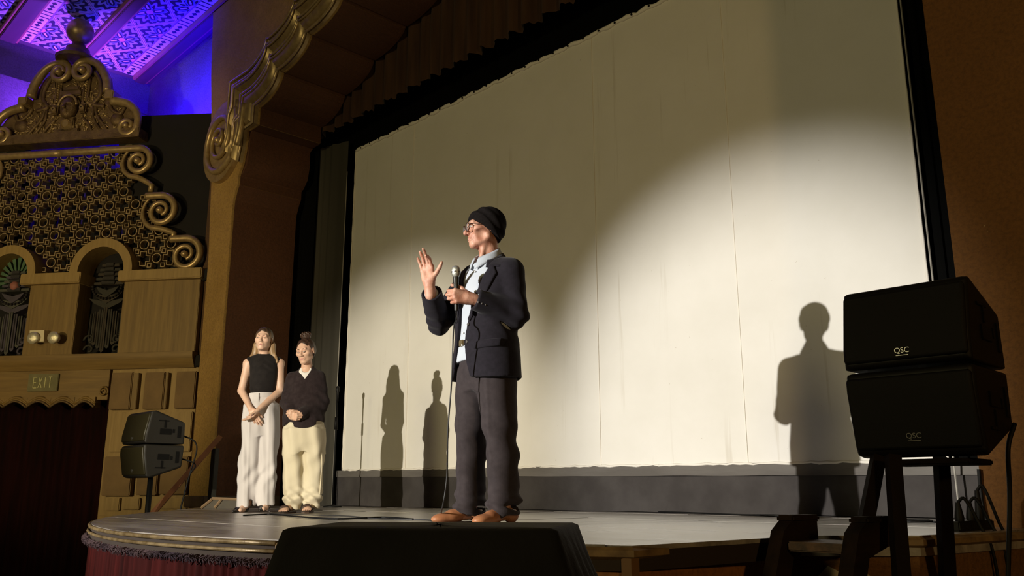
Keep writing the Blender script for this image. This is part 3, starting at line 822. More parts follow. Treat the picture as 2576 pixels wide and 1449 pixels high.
MB(WF).box(mir(s1), mir(s0), 0.02, 0.25, -1.1, ZB, 0.008).build('jamb', M_GRAINL, oww)
MB(WF).box(s0, s1, 0.03, 0.24, -1.1, z0 + 0.05).build('jamb_foot', M_GRAINL, oww)
for (x0, y0, x1, y1) in ((276, 937, 329, 1030), (361, 936, 411, 1029), (440, 934, 490, 1027), (258, 1148, 330, 1248), (344, 1148, 396, 1246), (402, 1148, 470, 1244)):
    a, b_, z0, z1 = wrect(x0, y0, x1, y1, 0.07)
    MB(WF).box(mir(b_), mir(a), -0.07, 0.06, z0, z1, 0.012).build('block', M_BLOCK, oww)
# pilaster return between the organ wall and the proscenium
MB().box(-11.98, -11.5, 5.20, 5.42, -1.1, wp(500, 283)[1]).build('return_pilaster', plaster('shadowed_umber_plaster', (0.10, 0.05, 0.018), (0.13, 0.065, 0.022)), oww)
for py in (690, 905):
    zz = wp(505, py)[1]
    MB().box(-12.02, -11.46, 5.14, 5.42, zz - 0.10, zz + 0.06, 0.01).build('return_moulding', M_DARK, oww)
# doorway: dark recess and wine-red drapes
MB(WF).box(mir(sdoor) - 0.4, sdoor + 0.4, 1.2, 1.25, -1.1, ZB).build('door_recess', M_DARK, oww)
dr = thing('door_drape', 'wine red drape hanging in the dark exit doorway', 'curtain', (0, 0, 0))
def drape_wall(sa, sb, off, amp, wave, name):
    a = WO + WX * sa + WY * off; b_ = WO + WX * sb + WY * off
    MB().grid(pleats([tuple(a[:2]), tuple(((a + b_) / 2)[:2]), tuple(b_[:2])], -1.08, ZF + 0.03, amp, wave, 6)).build(name, M_DOORRED, dr, True)
drape_wall(mir(sdoor) - 0.1, wp(150, 1100)[0], 0.34, 0.035, 0.16, 'drape_panel')
drape_wall(wp(150, 1100)[0], sdoor + 0.1, 0.20, 0.05, 0.17, 'drape_panel')
# EXIT sign over the door
s0, s1, z0, z1 = wrect(74, 941, 149, 985)
ex = thing('exit_sign', 'small olive painted sign reading EXIT above the draped doorway', 'sign', tuple(WO + WX * (s0 + s1) / 2 + WZ * z0))
def lframe(o): return (WO - np.array(o.location), WX, WY, WZ)
MB(lframe(ex)).box(s0, s1, -0.035, -0.002, z0, z1, 0.006).build('sign_plate', mat('olive_sign_paint', (0.11, 0.10, 0.035), 0.55, 0, (0.15, 0.13, 0.05), 8), ex)
M_LET = mat('sign_lettering', (0.42, 0.40, 0.18), 0.5)
LW = (s1 - s0); LH = (z1 - z0); cx0 = s0 + LW * 0.2; lw = LW * 0.115; lz0, lz1 = z0 + LH * 0.2, z0 + LH * 0.8
def letter(ch, x):
    def bar(p, q, w=0.012):
        p = np.array(p); q = np.array(q); d = (q - p) / np.linalg.norm(q - p); n_ = np.array([-d[1], d[0]]) * w / 2
        return [tuple(p - n_), tuple(q - n_), tuple(q + n_), tuple(p + n_)]
    m_h = (lz0 + lz1) / 2
    S = {'E': [((x, lz0), (x, lz1)), ((x, lz1), (x + lw, lz1)), ((x, m_h), (x + lw * 0.8, m_h)), ((x, lz0), (x + lw, lz0))],
         'X': [((x, lz0), (x + lw, lz1)), ((x + lw, lz0), (x, lz1))],
         'I': [((x + lw / 2, lz0), (x + lw / 2, lz1))],
         'T': [((x + lw / 2, lz0), (x + lw / 2, lz1)), ((x, lz1), (x + lw, lz1))]}[ch]
    mb = MB(lframe(ex))
    for a, b_ in S: mb.prism(bar(a, b_), -0.041, -0.034)
    mb.build('letter', M_LET, ex)
for k, ch in enumerate('EXIT'): letter(ch, cx0 + k * LW * 0.165)
# emergency light: box with two round lamps
s0, s1, z0, z1 = wrect(92, 836, 130, 864)
em = thing('emergency_light', 'twin-headed emergency light with a cream box on the grained wall', 'emergency light', tuple(WO + WX * (s0 + s1) / 2 - WY * 0.05 + WZ * z0))
MB(lframe(em)).prism([(s0 + 0.02, z0), (s1, z0), (s1 - 0.01, z1), (s0, z1)], -0.16, -0.04).build('housing', mat('cream_enamel', (0.62, 0.55, 0.38), 0.35), em)
M_LENS = mat('clear_faceted_lens', (0.75, 0.70, 0.52), 0.12, 0.6, bumps=0.6, bscale=60)
for px, py in ((83, 850), (134, 849)):
    c = wp(px, py, 0.2)
    MB(lframe(em)).lathe([(0.0, 0.06), (0.05, 0.05), (0.082, 0.0), (0.086, -0.03), (0.088, -0.05)], (c[0], -0.16, c[1]), 20, 'y').build('lamp_can', mat('cream_enamel', (0.62, 0.55, 0.38), 0.35), em, False, 40)
    l = MB(lframe(em)).lathe([(0.088, -0.05), (0.075, -0.066), (0.04, -0.078), (0.0, -0.082)], (c[0], -0.16, c[1]), 20, 'y').build('lens', M_LENS, em, True)
# arches over the niches
def arch_ring(cxp, cyp, ro_px, ri_px, name, m):
    c = wp(cxp, cyp, 0.1); Ro = wp(cxp + ro_px, cyp, 0.1)[0] - c[0]; Ri = wp(cxp + ri_px, cyp, 0.1)[0] - c[0]
    pts = [(c[0] + Ro * math.cos(a), c[1] + Ro * math.sin(a)) for a in np.linspace(-0.05, PI + 0.05, 25)]
    pts += [(c[0] + Ri * math.cos(a), c[1] + Ri * math.sin(a)) for a in np.linspace(PI + 0.05, -0.05, 25)]
    return MB(WF).prism(pts, -0.12, 0.26).build(name, m, oww, False, 40), c, Ri
_, c1, ri1 = arch_ring(254, 682, 79, 58, 'arch', M_GRAINL)
_, c2, ri2 = arch_ring(22, 690, 68, 48, 'arch', M_GRAINL)

# ------------------------------------------------------------------ carved figures in the niches
def niche_figure(label, px, cx, cz, wd, top, bot, cols, fan):
    t = thing('carved_relief', label, 'relief', tuple(WO + WX * cx + WY * 0.2 + WZ * bot))
    fr = lframe(t); y0 = 0.13
    Mc = [mat('relief_' + str(i) + px, c, 0.7, 0, tuple(q * 0.7 for q in c), 10, bumps=0.4, bscale=50) for i, c in enumerate(cols)]
    H = top - bot
    # long hanging plumes
    for k in range(-3, 4):
        x = cx + k * wd * 0.105
        l = bot + H * (0.02 + 0.035 * abs(k)); u = bot + H * (0.46 - 0.02 * abs(k))
        b_ = MB(fr).prism([(x - wd * 0.042, u), (x - wd * 0.045, l + 0.03), (x, l), (x + wd * 0.045, l + 0.03), (x + wd * 0.042, u)], y0 - 0.03 - 0.008 * (3 - abs(k)), 0.26)
        b_.build('plume', Mc[k % 2], t)
        MB(fr).tube([(x, y0 - 0.05, u), (x, y0 - 0.05, l + 0.05)], 0.008, 5).build('plume_rib', Mc[2], t)
    for sg in (-1, 1):                        # curled feet of the plumes
        for zc_, rr in ((bot + H * 0.05, 0.085), (bot + H * 0.14, 0.10)):
            x = cx + sg * wd * 0.30
            MB(fr).tube([(x + sg * rr * (1 - k / 26) * math.cos(PI + sg * 0.0 + k * 0.24) * -1, y0 - 0.03, zc_ + rr * (1 - k / 26) * math.sin(k * 0.24)) for k in range(22)], 0.018, 6).build('curl', Mc[1], t, True)
    # stepped collar and pendant
    for k in range(3):
        w_ = wd * (0.42 - 0.08 * k); z = bot + H * (0.50 + 0.055 * k)
        MB(fr).prism([(cx - w_, z + H * 0.05), (cx - w_ * 0.7, z), (cx, z - H * 0.06), (cx + w_ * 0.7, z), (cx + w_, z + H * 0.05), (cx, z + H * 0.012)], y0 - 0.04 - 0.015 * k, 0.26).build('collar', Mc[(k + 1) % 2], t)
    for k in range(15):                       # beads
        a = PI + PI * k / 14
        MB(fr).lathe([(0.0, -0.02), (0.014, -0.014), (0.02, 0), (0.02, 0.02)], (cx + wd * 0.33 * math.cos(a), y0 - 0.08, bot + H * 0.66 + H * 0.12 * math.sin(a)), 8, 'y').build('bead', Mc[2], t, True)
    for k in range(5):                        # stepped frets of the headdress
        z = bot + H * (0.68 + 0.045 * k); w_ = wd * (0.34 - 0.035 * k)
        MB(fr).box(cx - w_, cx + w_, y0 - 0.05, 0.26, z, z + H * 0.028, 0.006).build('fret', Mc[k % 2], t)
        MB(fr).box(cx - w_ * 0.45, cx + w_ * 0.45, y0 - 0.075, 0.2, z + 0.004, z + H * 0.034, 0.006).build('fret', Mc[2], t)
    if fan:
        for k in range(13):
            a = math.radians(-10 + 200 * k / 12); r0, r1 = wd * 0.20, wd * 0.50
            o2 = np.array([cx, bot + H * 0.80]); d = np.array([math.cos(a), math.sin(a)]); n_ = np.array([-d[1], d[0]])
            q = [tuple(o2 + d * r0 - n_ * 0.012), tuple(o2 + d * r1 - n_ * 0.032), tuple(o2 + d * (r1 + 0.025)), tuple(o2 + d * r1 + n_ * 0.032), tuple(o2 + d * r0 + n_ * 0.012)]
            MB(fr).prism(q, y0 - 0.02, 0.26).build('fan_feather', Mc[3], t)
        MB(fr).lathe([(0.0, -0.05), (0.05, -0.045), (0.07, -0.02), (0.075, 0.03)], (cx, y0 - 0.05, bot + H * 0.735), 16, 'y').build('rosette', Mc[4], t, True)
    return t
nb = wp(250, 890)[1]
niche_figure('dark carved plumed figure in the niche beside the emergency light', 'a', c1[0] + 0.02, nb, ri1 * 1.9, c1[1] + ri1 * 0.9, nb, [(0.030, 0.020, 0.008), (0.022, 0.019, 0.010), (0.012, 0.008, 0.004)], False)
niche_figure('painted plumed figure with green fan in the leftmost niche', 'b', wp(18, 790)[0], nb, ri2 * 2.3, c2[1] + ri2 * 0.8, wp(20, 896)[1], [(0.065, 0.065, 0.050), (0.055, 0.045, 0.065), (0.018, 0.015, 0.015), (0.06, 0.13, 0.06), (0.30, 0.11, 0.08)], True)

# ------------------------------------------------------------------ gilded organ grille
og = thing('organ_grille', 'gilded pierced grille with scrolled frame and crested gable', 'grille', tuple(WO + WX * wp(170, 500)[0] + WZ * wp(170, 690)[1]))
OF = lframe(og)
A0 = wp(120 / 3.623, 340 + 210 / 3.623); A1 = wp(1270 / 3.623, 340 + 180 / 3.623)
pitch = (A1[0] - A0[0]) / 10.0
def plus_pts(a, w):
    return [(-w, a), (w, a), (w, w), (a, w), (a, -w), (w, -w), (w, -a), (-w, -a), (-w, -w), (-a, -w), (-a, w), (-w, w)]
def ring_mesh(outp, inp, d0, d1):
    n_ = len(outp); vs = []; fs = []
    for d in (d0, d1):
        vs += [(a, d, b_) for a, b_ in outp] + [(a, d, b_) for a, b_ in inp]
    for i in range(n_):
        j = (i + 1) % n_
        fs += [(i, j, n_ + j, n_ + i), (2 * n_ + i, 3 * n_ + i, 3 * n_ + j, 2 * n_ + j), (i, 2 * n_ + i, 2 * n_ + j, j), (n_ + i, n_ + j, 3 * n_ + j, 3 * n_ + i)]
    m0 = MB((V3(0, 0, 0), WX, WY, WZ)); m0.add(vs, fs); return m0
P = pitch
M_LAT = mat('grille_gilding', (0.24, 0.17, 0.08), 0.5, 0.3, (0.38, 0.28, 0.14), 10, bumps=0.3, bscale=70, bdist=0.003)
protos = {}
circ = lambda r, n_=16: [(r * math.cos(2 * PI * k / n_), r * math.sin(2 * PI * k / n_)) for k in range(n_)]
protos['circle_ring'] = ring_mesh(circ(P * 0.355), circ(P * 0.300), 0.0, 0.09)
protos['cross_ring'] = ring_mesh(plus_pts(P * 0.530, P * 0.240), plus_pts(P * 0.478, P * 0.188), 0.0, 0.09)
sqp = lambda r: [(-r, -r), (r, -r), (r, r), (-r, r)]
protos['square_ring'] = ring_mesh(sqp(P * 0.160), sqp(P * 0.110), 0.0, 0.09)
first = {}; gcx = GC
right_edge = [(385, 378), (400, 330), (440, 322), (470, 325), (500, 372), (560, 400), (590, 425), (610, 445), (675, 455)]   # row -> last column in view of the frame
def inside(px_s, z):
    for c, R in ((c1, ri1 * 1.36), (c2, ri2 * 1.42)):
        if math.hypot(px_s - c[0], z - c[1]) < R and z >= c[1] - 0.05: return False
    if px_s < gcx: px_s = 2 * gcx - px_s
    if z > wp(170, 386)[1] - 0.02 or z < wp(250, 680)[1]: return False
    for c, R in ((c1, ri1 * 1.36), (c2, ri2 * 1.42)):
        if math.hypot(px_s - c[0], z - c[1]) < R and z >= c[1] - 0.05: return False
    for i in range(len(right_edge) - 1):
        (ya, xa), (yb, xb) = right_edge[i], right_edge[i + 1]
        ra, rb = wp(xa, ya), wp(xb, yb)
        if rb[1] <= z <= ra[1]:
            t = (ra[1] - z) / (ra[1] - rb[1] + 1e-9)
            return px_s < ra[0] + (rb[0] - ra[0]) * t
    return px_s < wp(375, 390)[0]
def put(kind, s_, z_):
    p = WO + WX * s_ + WY * 0.03 + WZ * z_ - np.array(og.location)
    if kind not in first:
        o = protos[kind].build(kind, M_LAT, og); first[kind] = o
    else:
        o = first[kind].copy(); COL.objects.link(o)
    o.location = tuple(p)
for j in range(-1, 12):
    for i in range(-14, 18):
        s_ = A0[0] + i * P; z_ = A0[1] - j * P
        if inside(s_, z_): put('circle_ring' if (i + j) % 2 == 0 else 'cross_ring', s_, z_)
        if inside(s_ + P / 2, z_ - P / 2): put('square_ring', s_ + P / 2, z_ - P / 2)
# boards added behind the grille to block the blue light except at gaps
bx0 = mir(wp(480, 500)[0]); k = 0
x = bx0
while x < wp(480, 500)[0]:
    wd_ = random.choice((0.30, 0.36, 0.42)); top_ = wp(200, random.choice((395, 372, 372, 410)))[1] + 0.1
    MB(OF).box(x, x + wd_ - random.choice((0.0, 0.0, 0.05, 0.09)), 0.55, 0.58, wp(200, 700)[1], top_).build('blue_light_baffle', M_DARK, og)
    x += wd_
# frame: top rail and three scrolls stepping down to the right
def tubepath(pts, r, name, d=-0.03, seg=12, rs=None):
    return MB(OF).tube([(p[0], d - (p[2] if len(p) > 2 else 0), p[1]) for p in pts], rs if rs is not None else r, seg, True, 1.0, (0, 1, 0)).build(name, M_GOLD, og, True)
zr = (wp(0, 372)[1] + wp(330, 363)[1]) / 2
def scroll(cpx, Rpx, s_from, name='scroll', turns=1.45, tr=0.055, sg=1, mirror=False):
    c = wp(*cpx); R = wp(cpx[0] + Rpx, cpx[1])[0] - c[0]
    pts = []; rs = []
    top = c[1] + R
    n0 = 10
    for k in range(n0):
        t = k / n0; pts.append((s_from + (c[0] - s_from) * t, top)); rs.append(tr)
    for k in range(46):
        t = k / 45; a = PI / 2 - sg * 2 * PI * turns * t; r = R * (1 - 0.72 * t)
        pts.append((c[0] + r * math.cos(a), c[1] + r * math.sin(a), 0.02 * t)); rs.append(tr * (1 - 0.55 * t))
    if mirror: pts = [(mir(p[0]),) + tuple(p[1:]) for p in pts]
    tubepath(pts, tr, name, rs=rs)
    MB(OF).lathe([(0.0, -0.06), (0.03, -0.055), (0.05, -0.03), (0.052, 0.03)], (mir(c[0]) if mirror else c[0], -0.06, c[1]), 14, 'y').build('scroll_eye', M_GOLD, og, True)
    return c, R
cA, RA = scroll((352, 408), 33, GC, 'top_rail')
scroll((352, 408), 33, GC, 'top_rail', mirror=True); scroll((408, 532), 38, wp(372, 490)[0], mirror=True); scroll((470, 642), 40, wp(432, 603)[0], mirror=True)
cB, RB = scroll((408, 532), 38, wp(372, 490)[0])
cC, RC = scroll((470, 642), 40, wp(432, 603)[0])
def leaf(c, R, endp, mirror=False):
    pts = []; rs = []
    for k in range(16):
        a = math.radians(130 + 120 * k / 15); r = R * 1.12
        pts.append((c[0] - 0.03 + r * math.cos(a), c[1] + r * math.sin(a))); rs.append(0.018 + 0.024 * k / 15)
    e = wp(*endp)
    for k in range(1, 7): pts.append((pts[15][0] + (e[0] - pts[15][0]) * k / 6, pts[15][1] + (e[1] - pts[15][1]) * (k / 6) ** 1.6)); rs.append(0.044)
    pts.append((e[0] - 0.01, e[1] - 0.10)); rs.append(0.044)
    if mirror: pts = [(mir(p[0]), p[1]) for p in pts]
    tubepath(pts, 0.04, 'leaf', -0.02, 10, rs)
for mm in (False, True): leaf(cA, RA, (384, 468), mm); leaf(cB, RB, (440, 588), mm)
# gable standing on the rail
gc = GC
base0, base1 = wp(168, 361)[1], wp(168, 338)[1]
MB(OF).box(mir(wp(357, 350)[0]), wp(357, 350)[0], -0.10, 0.16, base0, base1, 0.01).build('gable_base', M_GOLDD, og)
gt = wp(180, 160)[1]
H = gt - base1; Wd = wp(345, 300)[0] - gc
outline = [(-1.0, 0.0), (-1.0, 0.18), (-0.9, 0.36), (-0.62, 0.44), (-0.58, 0.55), (-0.46, 0.80), (-0.25, 0.97), (0, 1.0)]
outl = [(gc + a * Wd, base1 + b_ * H) for a, b_ in outline] + [(gc - a * Wd, base1 + b_ * H) for a, b_ in reversed(outline[:-1])]
MB(OF).prism(outl, 0.03, 0.12).build('gable_panel', M_GOLDD, og)
for sg in (-1, 1):
    def gp(px, py):
        s_, z_ = wp(px, py); return (gc + sg * (s_ - wp(165, py)[0]), z_)
    # upper scroll arm
    up_ = [gp(261, 236), gp(258, 215), gp(250, 195), gp(237, 176), gp(222, 164), gp(205, 159)]
    cu = gp(194, 184); Ru = abs(gp(194, 159)[1] - cu[1])
    pts = smooth_path([(p[0], p[1], 0) for p in up_], 4)
    for k in range(1, 34):
        t = k / 33; a = PI / 2 + sg * (2 * PI * 1.25 * t); r = Ru * (1 - 0.62 * t)
        pts.append(np.array([cu[0] + r * math.cos(a), cu[1] + r * math.sin(a), 0.03 * t]))
    n_ = len(pts); tubepath(pts, 0.05, 'crest_arm', -0.05, 12, [0.075 - 0.045 * (k / n_) for k in range(n_)])
    MB(OF).lathe([(0.0, -0.05), (0.035, -0.045), (0.055, -0.02), (0.058, 0.04)], (cu[0], -0.10, cu[1]), 14, 'y').build('scroll_eye', M_GOLD, og, True)
    b0 = gp(262, 247); MB(OF).box(min(b0[0], b0[0] + sg * 0.15), max(b0[0], b0[0] + sg * 0.15), -0.14, 0.14, b0[1] - 0.07, b0[1] + 0.06, 0.012).build('step_block', M_GOLD, og)
    lo = [gp(274, 258), gp(295, 260), gp(318, 266), gp(338, 283), gp(346, 305)]
    cl = gp(322, 322); Rl = abs(gp(346, 322)[0] - cl[0])
    pts = smooth_path([(p[0], p[1], 0) for p in lo], 4)
    for k in range(1, 34):
        t = k / 33; a = (0.35 if sg > 0 else PI - 0.35) - sg * (2 * PI * 1.15 * t); r = Rl * (1 - 0.62 * t)
        pts.append(np.array([cl[0] + r * math.cos(a), cl[1] + r * math.sin(a), 0.03 * t]))
    n_ = len(pts); tubepath(pts, 0.05, 'crest_arm', -0.05, 12, [0.07 - 0.04 * (k / n_) for k in range(n_)])
    MB(OF).lathe([(0.0, -0.05), (0.035, -0.045), (0.05, -0.02), (0.052, 0.04)], (cl[0], -0.10, cl[1]), 14, 'y').build('scroll_eye', M_GOLD, og, True)
    # relief inside the gable: long ribbons, shoulder sweeps, bead strings
    def gw(fx, fz): return (gc + sg * fx * Wd, base1 + fz * H)
    for pts2, r_ in (([(0.30, 0.86), (0.40, 0.70), (0.42, 0.52), (0.34, 0.40), (0.50, 0.36)], 0.035), ([(0.24, 0.80), (0.24, 0.62), (0.23, 0.45)], 0.022), ([(0.17, 0.66), (0.17, 0.50), (0.20, 0.42), (0.32, 0.42)], 0.020), ([(0.36, 0.44), (0.40, 0.25), (0.52, 0.10), (0.58, 0.02)], 0.026), ([(0.34, 0.36), (0.36, 0.20), (0.48, 0.03)], 0.022), ([(0.20, 0.22), (0.30, 0.12), (0.36, 0.02)], 0.026), ([(0.56, 0.40), (0.62, 0.30), (0.74, 0.24), (0.80, 0.33)], 0.030)):
        S_ = smooth_path([(gw(*p)[0], 0.015, gw(*p)[1]) for p in pts2], 5)
        MB(OF).tube(S_, r_, 7).build('relief_ribbon', M_GOLDD, og, True)
    for k in range(9):
        p = gw(0.205, 0.47 + 0.033 * k); MB(OF).lathe([(0.0, -0.02), (0.012, -0.016), (0.018, 0.0), (0.018, 0.02)], (p[0], 0.01, p[1]), 8, 'y').build('relief_bead', M_GOLD, og, True)
    for k in range(10):
        p = gw(0.19 + 0.013 * k * (1 if k < 5 else 0.6), 0.24 - 0.022 * k); MB(OF).lathe([(0.0, -0.02), (0.012, -0.016), (0.018, 0.0), (0.018, 0.02)], (p[0], 0.01, p[1]), 8, 'y').build('relief_bead', M_GOLD, og, True)
    e = gw(0.205, 0.345); MB(OF).box(e[0] - 0.06, e[0] + 0.06, -0.04, 0.06, e[1] - 0.08, e[1] + 0.08, 0.02).build('ear_plug', M_GOLDD, og)
    MB(OF).lathe([(0.012, -0.02), (0.035, -0.02), (0.045, 0.0)], (e[0], -0.045, e[1]), 12, 'y').build('ear_ring', M_GOLD, og)
    d_ = gw(0.70, 0.17); MB(OF).lathe([(0.0, -0.05), (0.06, -0.045), (0.11, -0.01), (0.12, 0.06)], (d_[0], 0.02, d_[1]), 14, 'y').build('relief_boss', M_GOLDD, og, True)
# dense small carving over the ground of the gable
gr_ = MB(OF); rg2 = random.Random(11)
def in_gable(fx, fz):
    ax = abs(fx)
    if fz < 0.02 or fz > 0.93: return False
    lim = np.interp(fz, [0, 0.36, 0.44, 0.80, 0.97], [0.86, 0.78, 0.54, 0.40, 0.18])
    return ax < lim - 0.05 and not (ax < 0.13 and 0.18 < fz < 0.52)
nn = 0
while nn < 420:
    fx, fz_ = rg2.uniform(-0.9, 0.9), rg2.uniform(0.02, 0.93)
    if not in_gable(fx, fz_): continue
    nn += 1
    cx_, cz_ = gc + fx * Wd, base1 + fz_ * H; a = rg2.choice((0, 0, PI / 2, 0.6, -0.6, 1.1)); l_ = rg2.uniform(0.02, 0.06)
    if rg2.random() < 0.35:
        gr_.lathe([(0.0, -0.012), (0.010, -0.010), (0.014, 0.0), (0.014, 0.03)], (cx_, 0.025, cz_), 6, 'y')
    else:
        dx2, dz2 = math.cos(a) * l_, math.sin(a) * l_
        gr_.tube([(cx_ - dx2, 0.028, cz_ - dz2), (cx_, 0.018, cz_), (cx_ + dx2, 0.028, cz_ + dz2)], [0.008, 0.011, 0.008], 5)
gro = gr_.build('relief_ground', M_GOLD, og, True); gro['kind'] = 'stuff'
# headdress bars, chest plate
for (fx, fz, w_, h_) in ((0, 0.63, 0.12, 0.03), (0, 0.57, 0.15, 0.035), (0, 0.51, 0.10, 0.03), (0, 0.13, 0.10, 0.10), (0, 0.04, 0.18, 0.035)):
    MB(OF).box(gc - w_ * Wd, gc + w_ * Wd, -0.03, 0.08, base1 + (fz - h_) * H, base1 + (fz + h_) * H, 0.012).build('relief_plate', M_GOLDD, og)
MB(OF).lathe([(0.0, -0.03), (0.05, -0.03), (0.06, -0.01), (0.075, -0.03), (0.09, 0.0)], (gc, -0.03, base1 + 0.13 * H), 14, 'y').build('relief_boss', M_GOLD, og)
for k in range(7):
    MB(OF).box(gc + (k - 3) * 0.06 - 0.02, gc + (k - 3) * 0.06 + 0.02, -0.03, 0.08, base1 + 0.09 * H - 0.02, base1 + 0.09 * H + 0.02, 0.006).build('relief_plate', M_GOLD, og)
# mask: small implicit face
fz = base1 + 0.36 * H; fs = 0.17
fp = [ball((0, 0, 0), (0.80 * fs, 0.55 * fs, 1.05 * fs), k=0.03), ball((0, -0.1 * fs, -0.6 * fs), (0.42 * fs, 0.45 * fs, 0.4 * fs), k=0.05),
      cone((0, -0.50 * fs, 0.30 * fs), (0, -0.72 * fs, -0.22 * fs), 0.09 * fs, 0.15 * fs, k=0.02), ball((0.3 * fs, -0.46 * fs, 0.16 * fs), (0.2 * fs, 0.12 * fs, 0.10 * fs), 'sub', 0.02), ball((-0.3 * fs, -0.46 * fs, 0.16 * fs), (0.2 * fs, 0.12 * fs, 0.10 * fs), 'sub', 0.02),
      cone((-0.48 * fs, -0.42 * fs, 0.32 * fs), (0.48 * fs, -0.42 * fs, 0.32 * fs), 0.06 * fs, 0.06 * fs, k=0.02), cone((-0.2 * fs, -0.58 * fs, -0.46 * fs), (0.2 * fs, -0.58 * fs, -0.46 * fs), 0.07 * fs, 0.07 * fs, k=0.012), cone((-0.16 * fs, -0.56 * fs, -0.62 * fs), (0.16 * fs, -0.56 * fs, -0.62 * fs), 0.08 * fs, 0.08 * fs, k=0.012)]
mask = organic('mask', fp, 0.008, M_GOLDD, og, None, (WO - np.array(og.location) + WX * gc + WZ * fz - WY * 0.02, np.stack([WX, WY, WZ], 1)))
MB(OF).tube([(gc + 0.9 * fs * math.cos(a), -0.06, fz + 0.15 * fs + 1.0 * fs * math.sin(a)) for a in np.linspace(0, PI, 18)], 0.02, 7).build('headband', M_GOLD, og, True)
# finial: stepped neck and ball
fin_c = wp(186, 150); zt = wp(192, 50)[1]; zn = fin_c[1] - 0.04; R = (wp(222, 78)[0] - wp(163, 78)[0]) / 2
profn = [(0.0, zn), (0.30, zn), (0.31, zn + 0.05), (0.24, zn + 0.08), (0.22, zn + 0.13), (0.18, zn + 0.16), (0.175, zn + 0.22), (0.12, zn + 0.26), (0.085, zn + 0.33), (0.10, zn + 0.36), (0.06, zn + 0.40)]
fb = MB(OF).lathe(profn, (gc + 0.0, 0.02, 0), 28).build('finial_neck', M_GOLDD, og, False, 40)
zb_ = zt - R
MB(OF).lathe([(max(R * math.sin(a), 0.0), zb_ - R * math.cos(a)) for a in np.linspace(0, PI, 17)], (gc + 0.0, 0.02, 0), 28).build('finial_ball', M_GOLD, og, True)

# ================================================================== props
def text_mesh(s, size, depth):
    cu = bpy.data.curves.new('lettering', 'FONT'); cu.body = s; cu.size = size; cu.extrude = depth; cu.align_x = 'CENTER'
    ob = bpy.data.objects.new('lettering', cu); COL.objects.link(ob)
    dg = bpy.context.evaluated_depsgraph_get(); me = bpy.data.meshes.new_from_object(ob.evaluated_get(dg))
    bpy.data.objects.remove(ob); bpy.data.curves.remove(cu); return me
def bevelled(o, wd_, seg=3, ang=30):
    m = o.modifiers.new('rounding', 'BEVEL'); m.width = wd_; m.segments = seg; m.limit_method = 'ANGLE'; m.angle_limit = math.radians(ang)
    o.data.polygons.foreach_set('use_smooth', [True] * len(o.data.polygons)); o.data.set_sharp_from_angle(angle=math.radians(40))
    return o
def speaker_pair(label, origin, yaw, cab, grl, badge, size=1.0, wide=0.29):
    t = thing('loudspeaker_pair', label, 'loudspeaker', tuple(origin)); t.rotation_euler = (0, 0, yaw)
    W = wide * size
    for sg in (1, -1):
        pr = [(0.0, sg * 0.006), (0.0, sg * 0.10), (0.045, sg * 0.335), (0.10, sg * 0.345), (0.42, sg * 0.235), (0.43, sg * 0.006)]
        pr = [(a * size, b_ * size) for a, b_ in pr]
        c = bevelled(MB().prism(pr, -W, W, 'yz').build('cabinet', cab, t), 0.022 * size)
        gp_ = [(-0.012, sg * 0.03), (-0.012, sg * 0.10), (0.030, sg * 0.318), (0.055, sg * 0.312), (0.02, sg * 0.10), (0.02, sg * 0.03)]
        bevelled(MB().prism([(a * size, b_ * size) for a, b_ in gp_], -W * 0.97, W * 0.97, 'yz').build('grille', grl, c), 0.012 * size)
        me = text_mesh('QSC', 0.030 * size, 0.0008)
        lo = link('badge', me, c, badge)
        zc_ = 0.055 * size if sg > 0 else -0.275 * size
        yy = -0.015 * size if sg > 0 else 0.019 * size
        lo.rotation_euler = (PI / 2 + (0.0 if sg > 0 else 0.19), 0, 0); lo.location = (0.0, yy, zc_)
        MB().box(-0.024 * size, 0.024 * size, -0.0012, 0.0, -0.011 * size, -0.0085 * size).build('badge_line', badge, c)
        COL.objects[-1].location = (0.0, yy, zc_); COL.objects[-1].rotation_euler = (0.0 if sg > 0 else 0.19, 0, 0)
        for s in (-1, 1):                     # rigging plates, handle pocket and slot on each cheek
            x0, x1 = (W - 0.002, W + 0.006) if s > 0 else (-W - 0.006, -W + 0.002)
            def side(y0, y1, z0, z1, nm, m):
                z0, z1 = sorted((sg * z0 * size, sg * z1 * size)); MB().box(x0, x1, y0 * size, y1 * size, z0, z1, 0.002).build(nm, m, c)
            side(0.15, 0.27, 0.10, 0.16, 'handle_pocket', M_PIT); side(0.19, 0.21, 0.17, 0.25, 'rigging_bar', M_PIT); side(0.13, 0.24, 0.235, 0.248, 'rigging_bar', M_PIT)
            side(0.34, 0.375, 0.07, 0.19, 'rigging_slot', M_PIT); side(0.285, 0.305, 0.12, 0.16, 'rigging_slot', M_PIT)
    return t
M_PIT = mat('black_recess', (0.004, 0.004, 0.004), 0.6, spec=0.2)
M_CABN = mat('black_polymer', (0.0035, 0.003, 0.003), 0.55, 0, bumps=0.3, bscale=400, bdist=0.002, spec=0.25)
M_GRIL = mat('black_steel_mesh', (0.0035, 0.003, 0.0028), 0.6, 0.0, spec=0.2, bumps=0.6, bscale=600, bdist=0.002)
M_CABF = mat('lit_black_polymer', (0.018, 0.016, 0.012), 0.55, 0, bumps=0.2, bscale=300, bdist=0.002)  # paler copy of the near pair's black, light put into the colour
M_GRF = mat('lit_olive_mesh', (0.032, 0.027, 0.010), 0.45, 0.1)  # olive stands for the warm light on the far pair's front
M_BADGE = mat('silver_badge', (0.26, 0.26, 0.25), 0.35, 0.5)
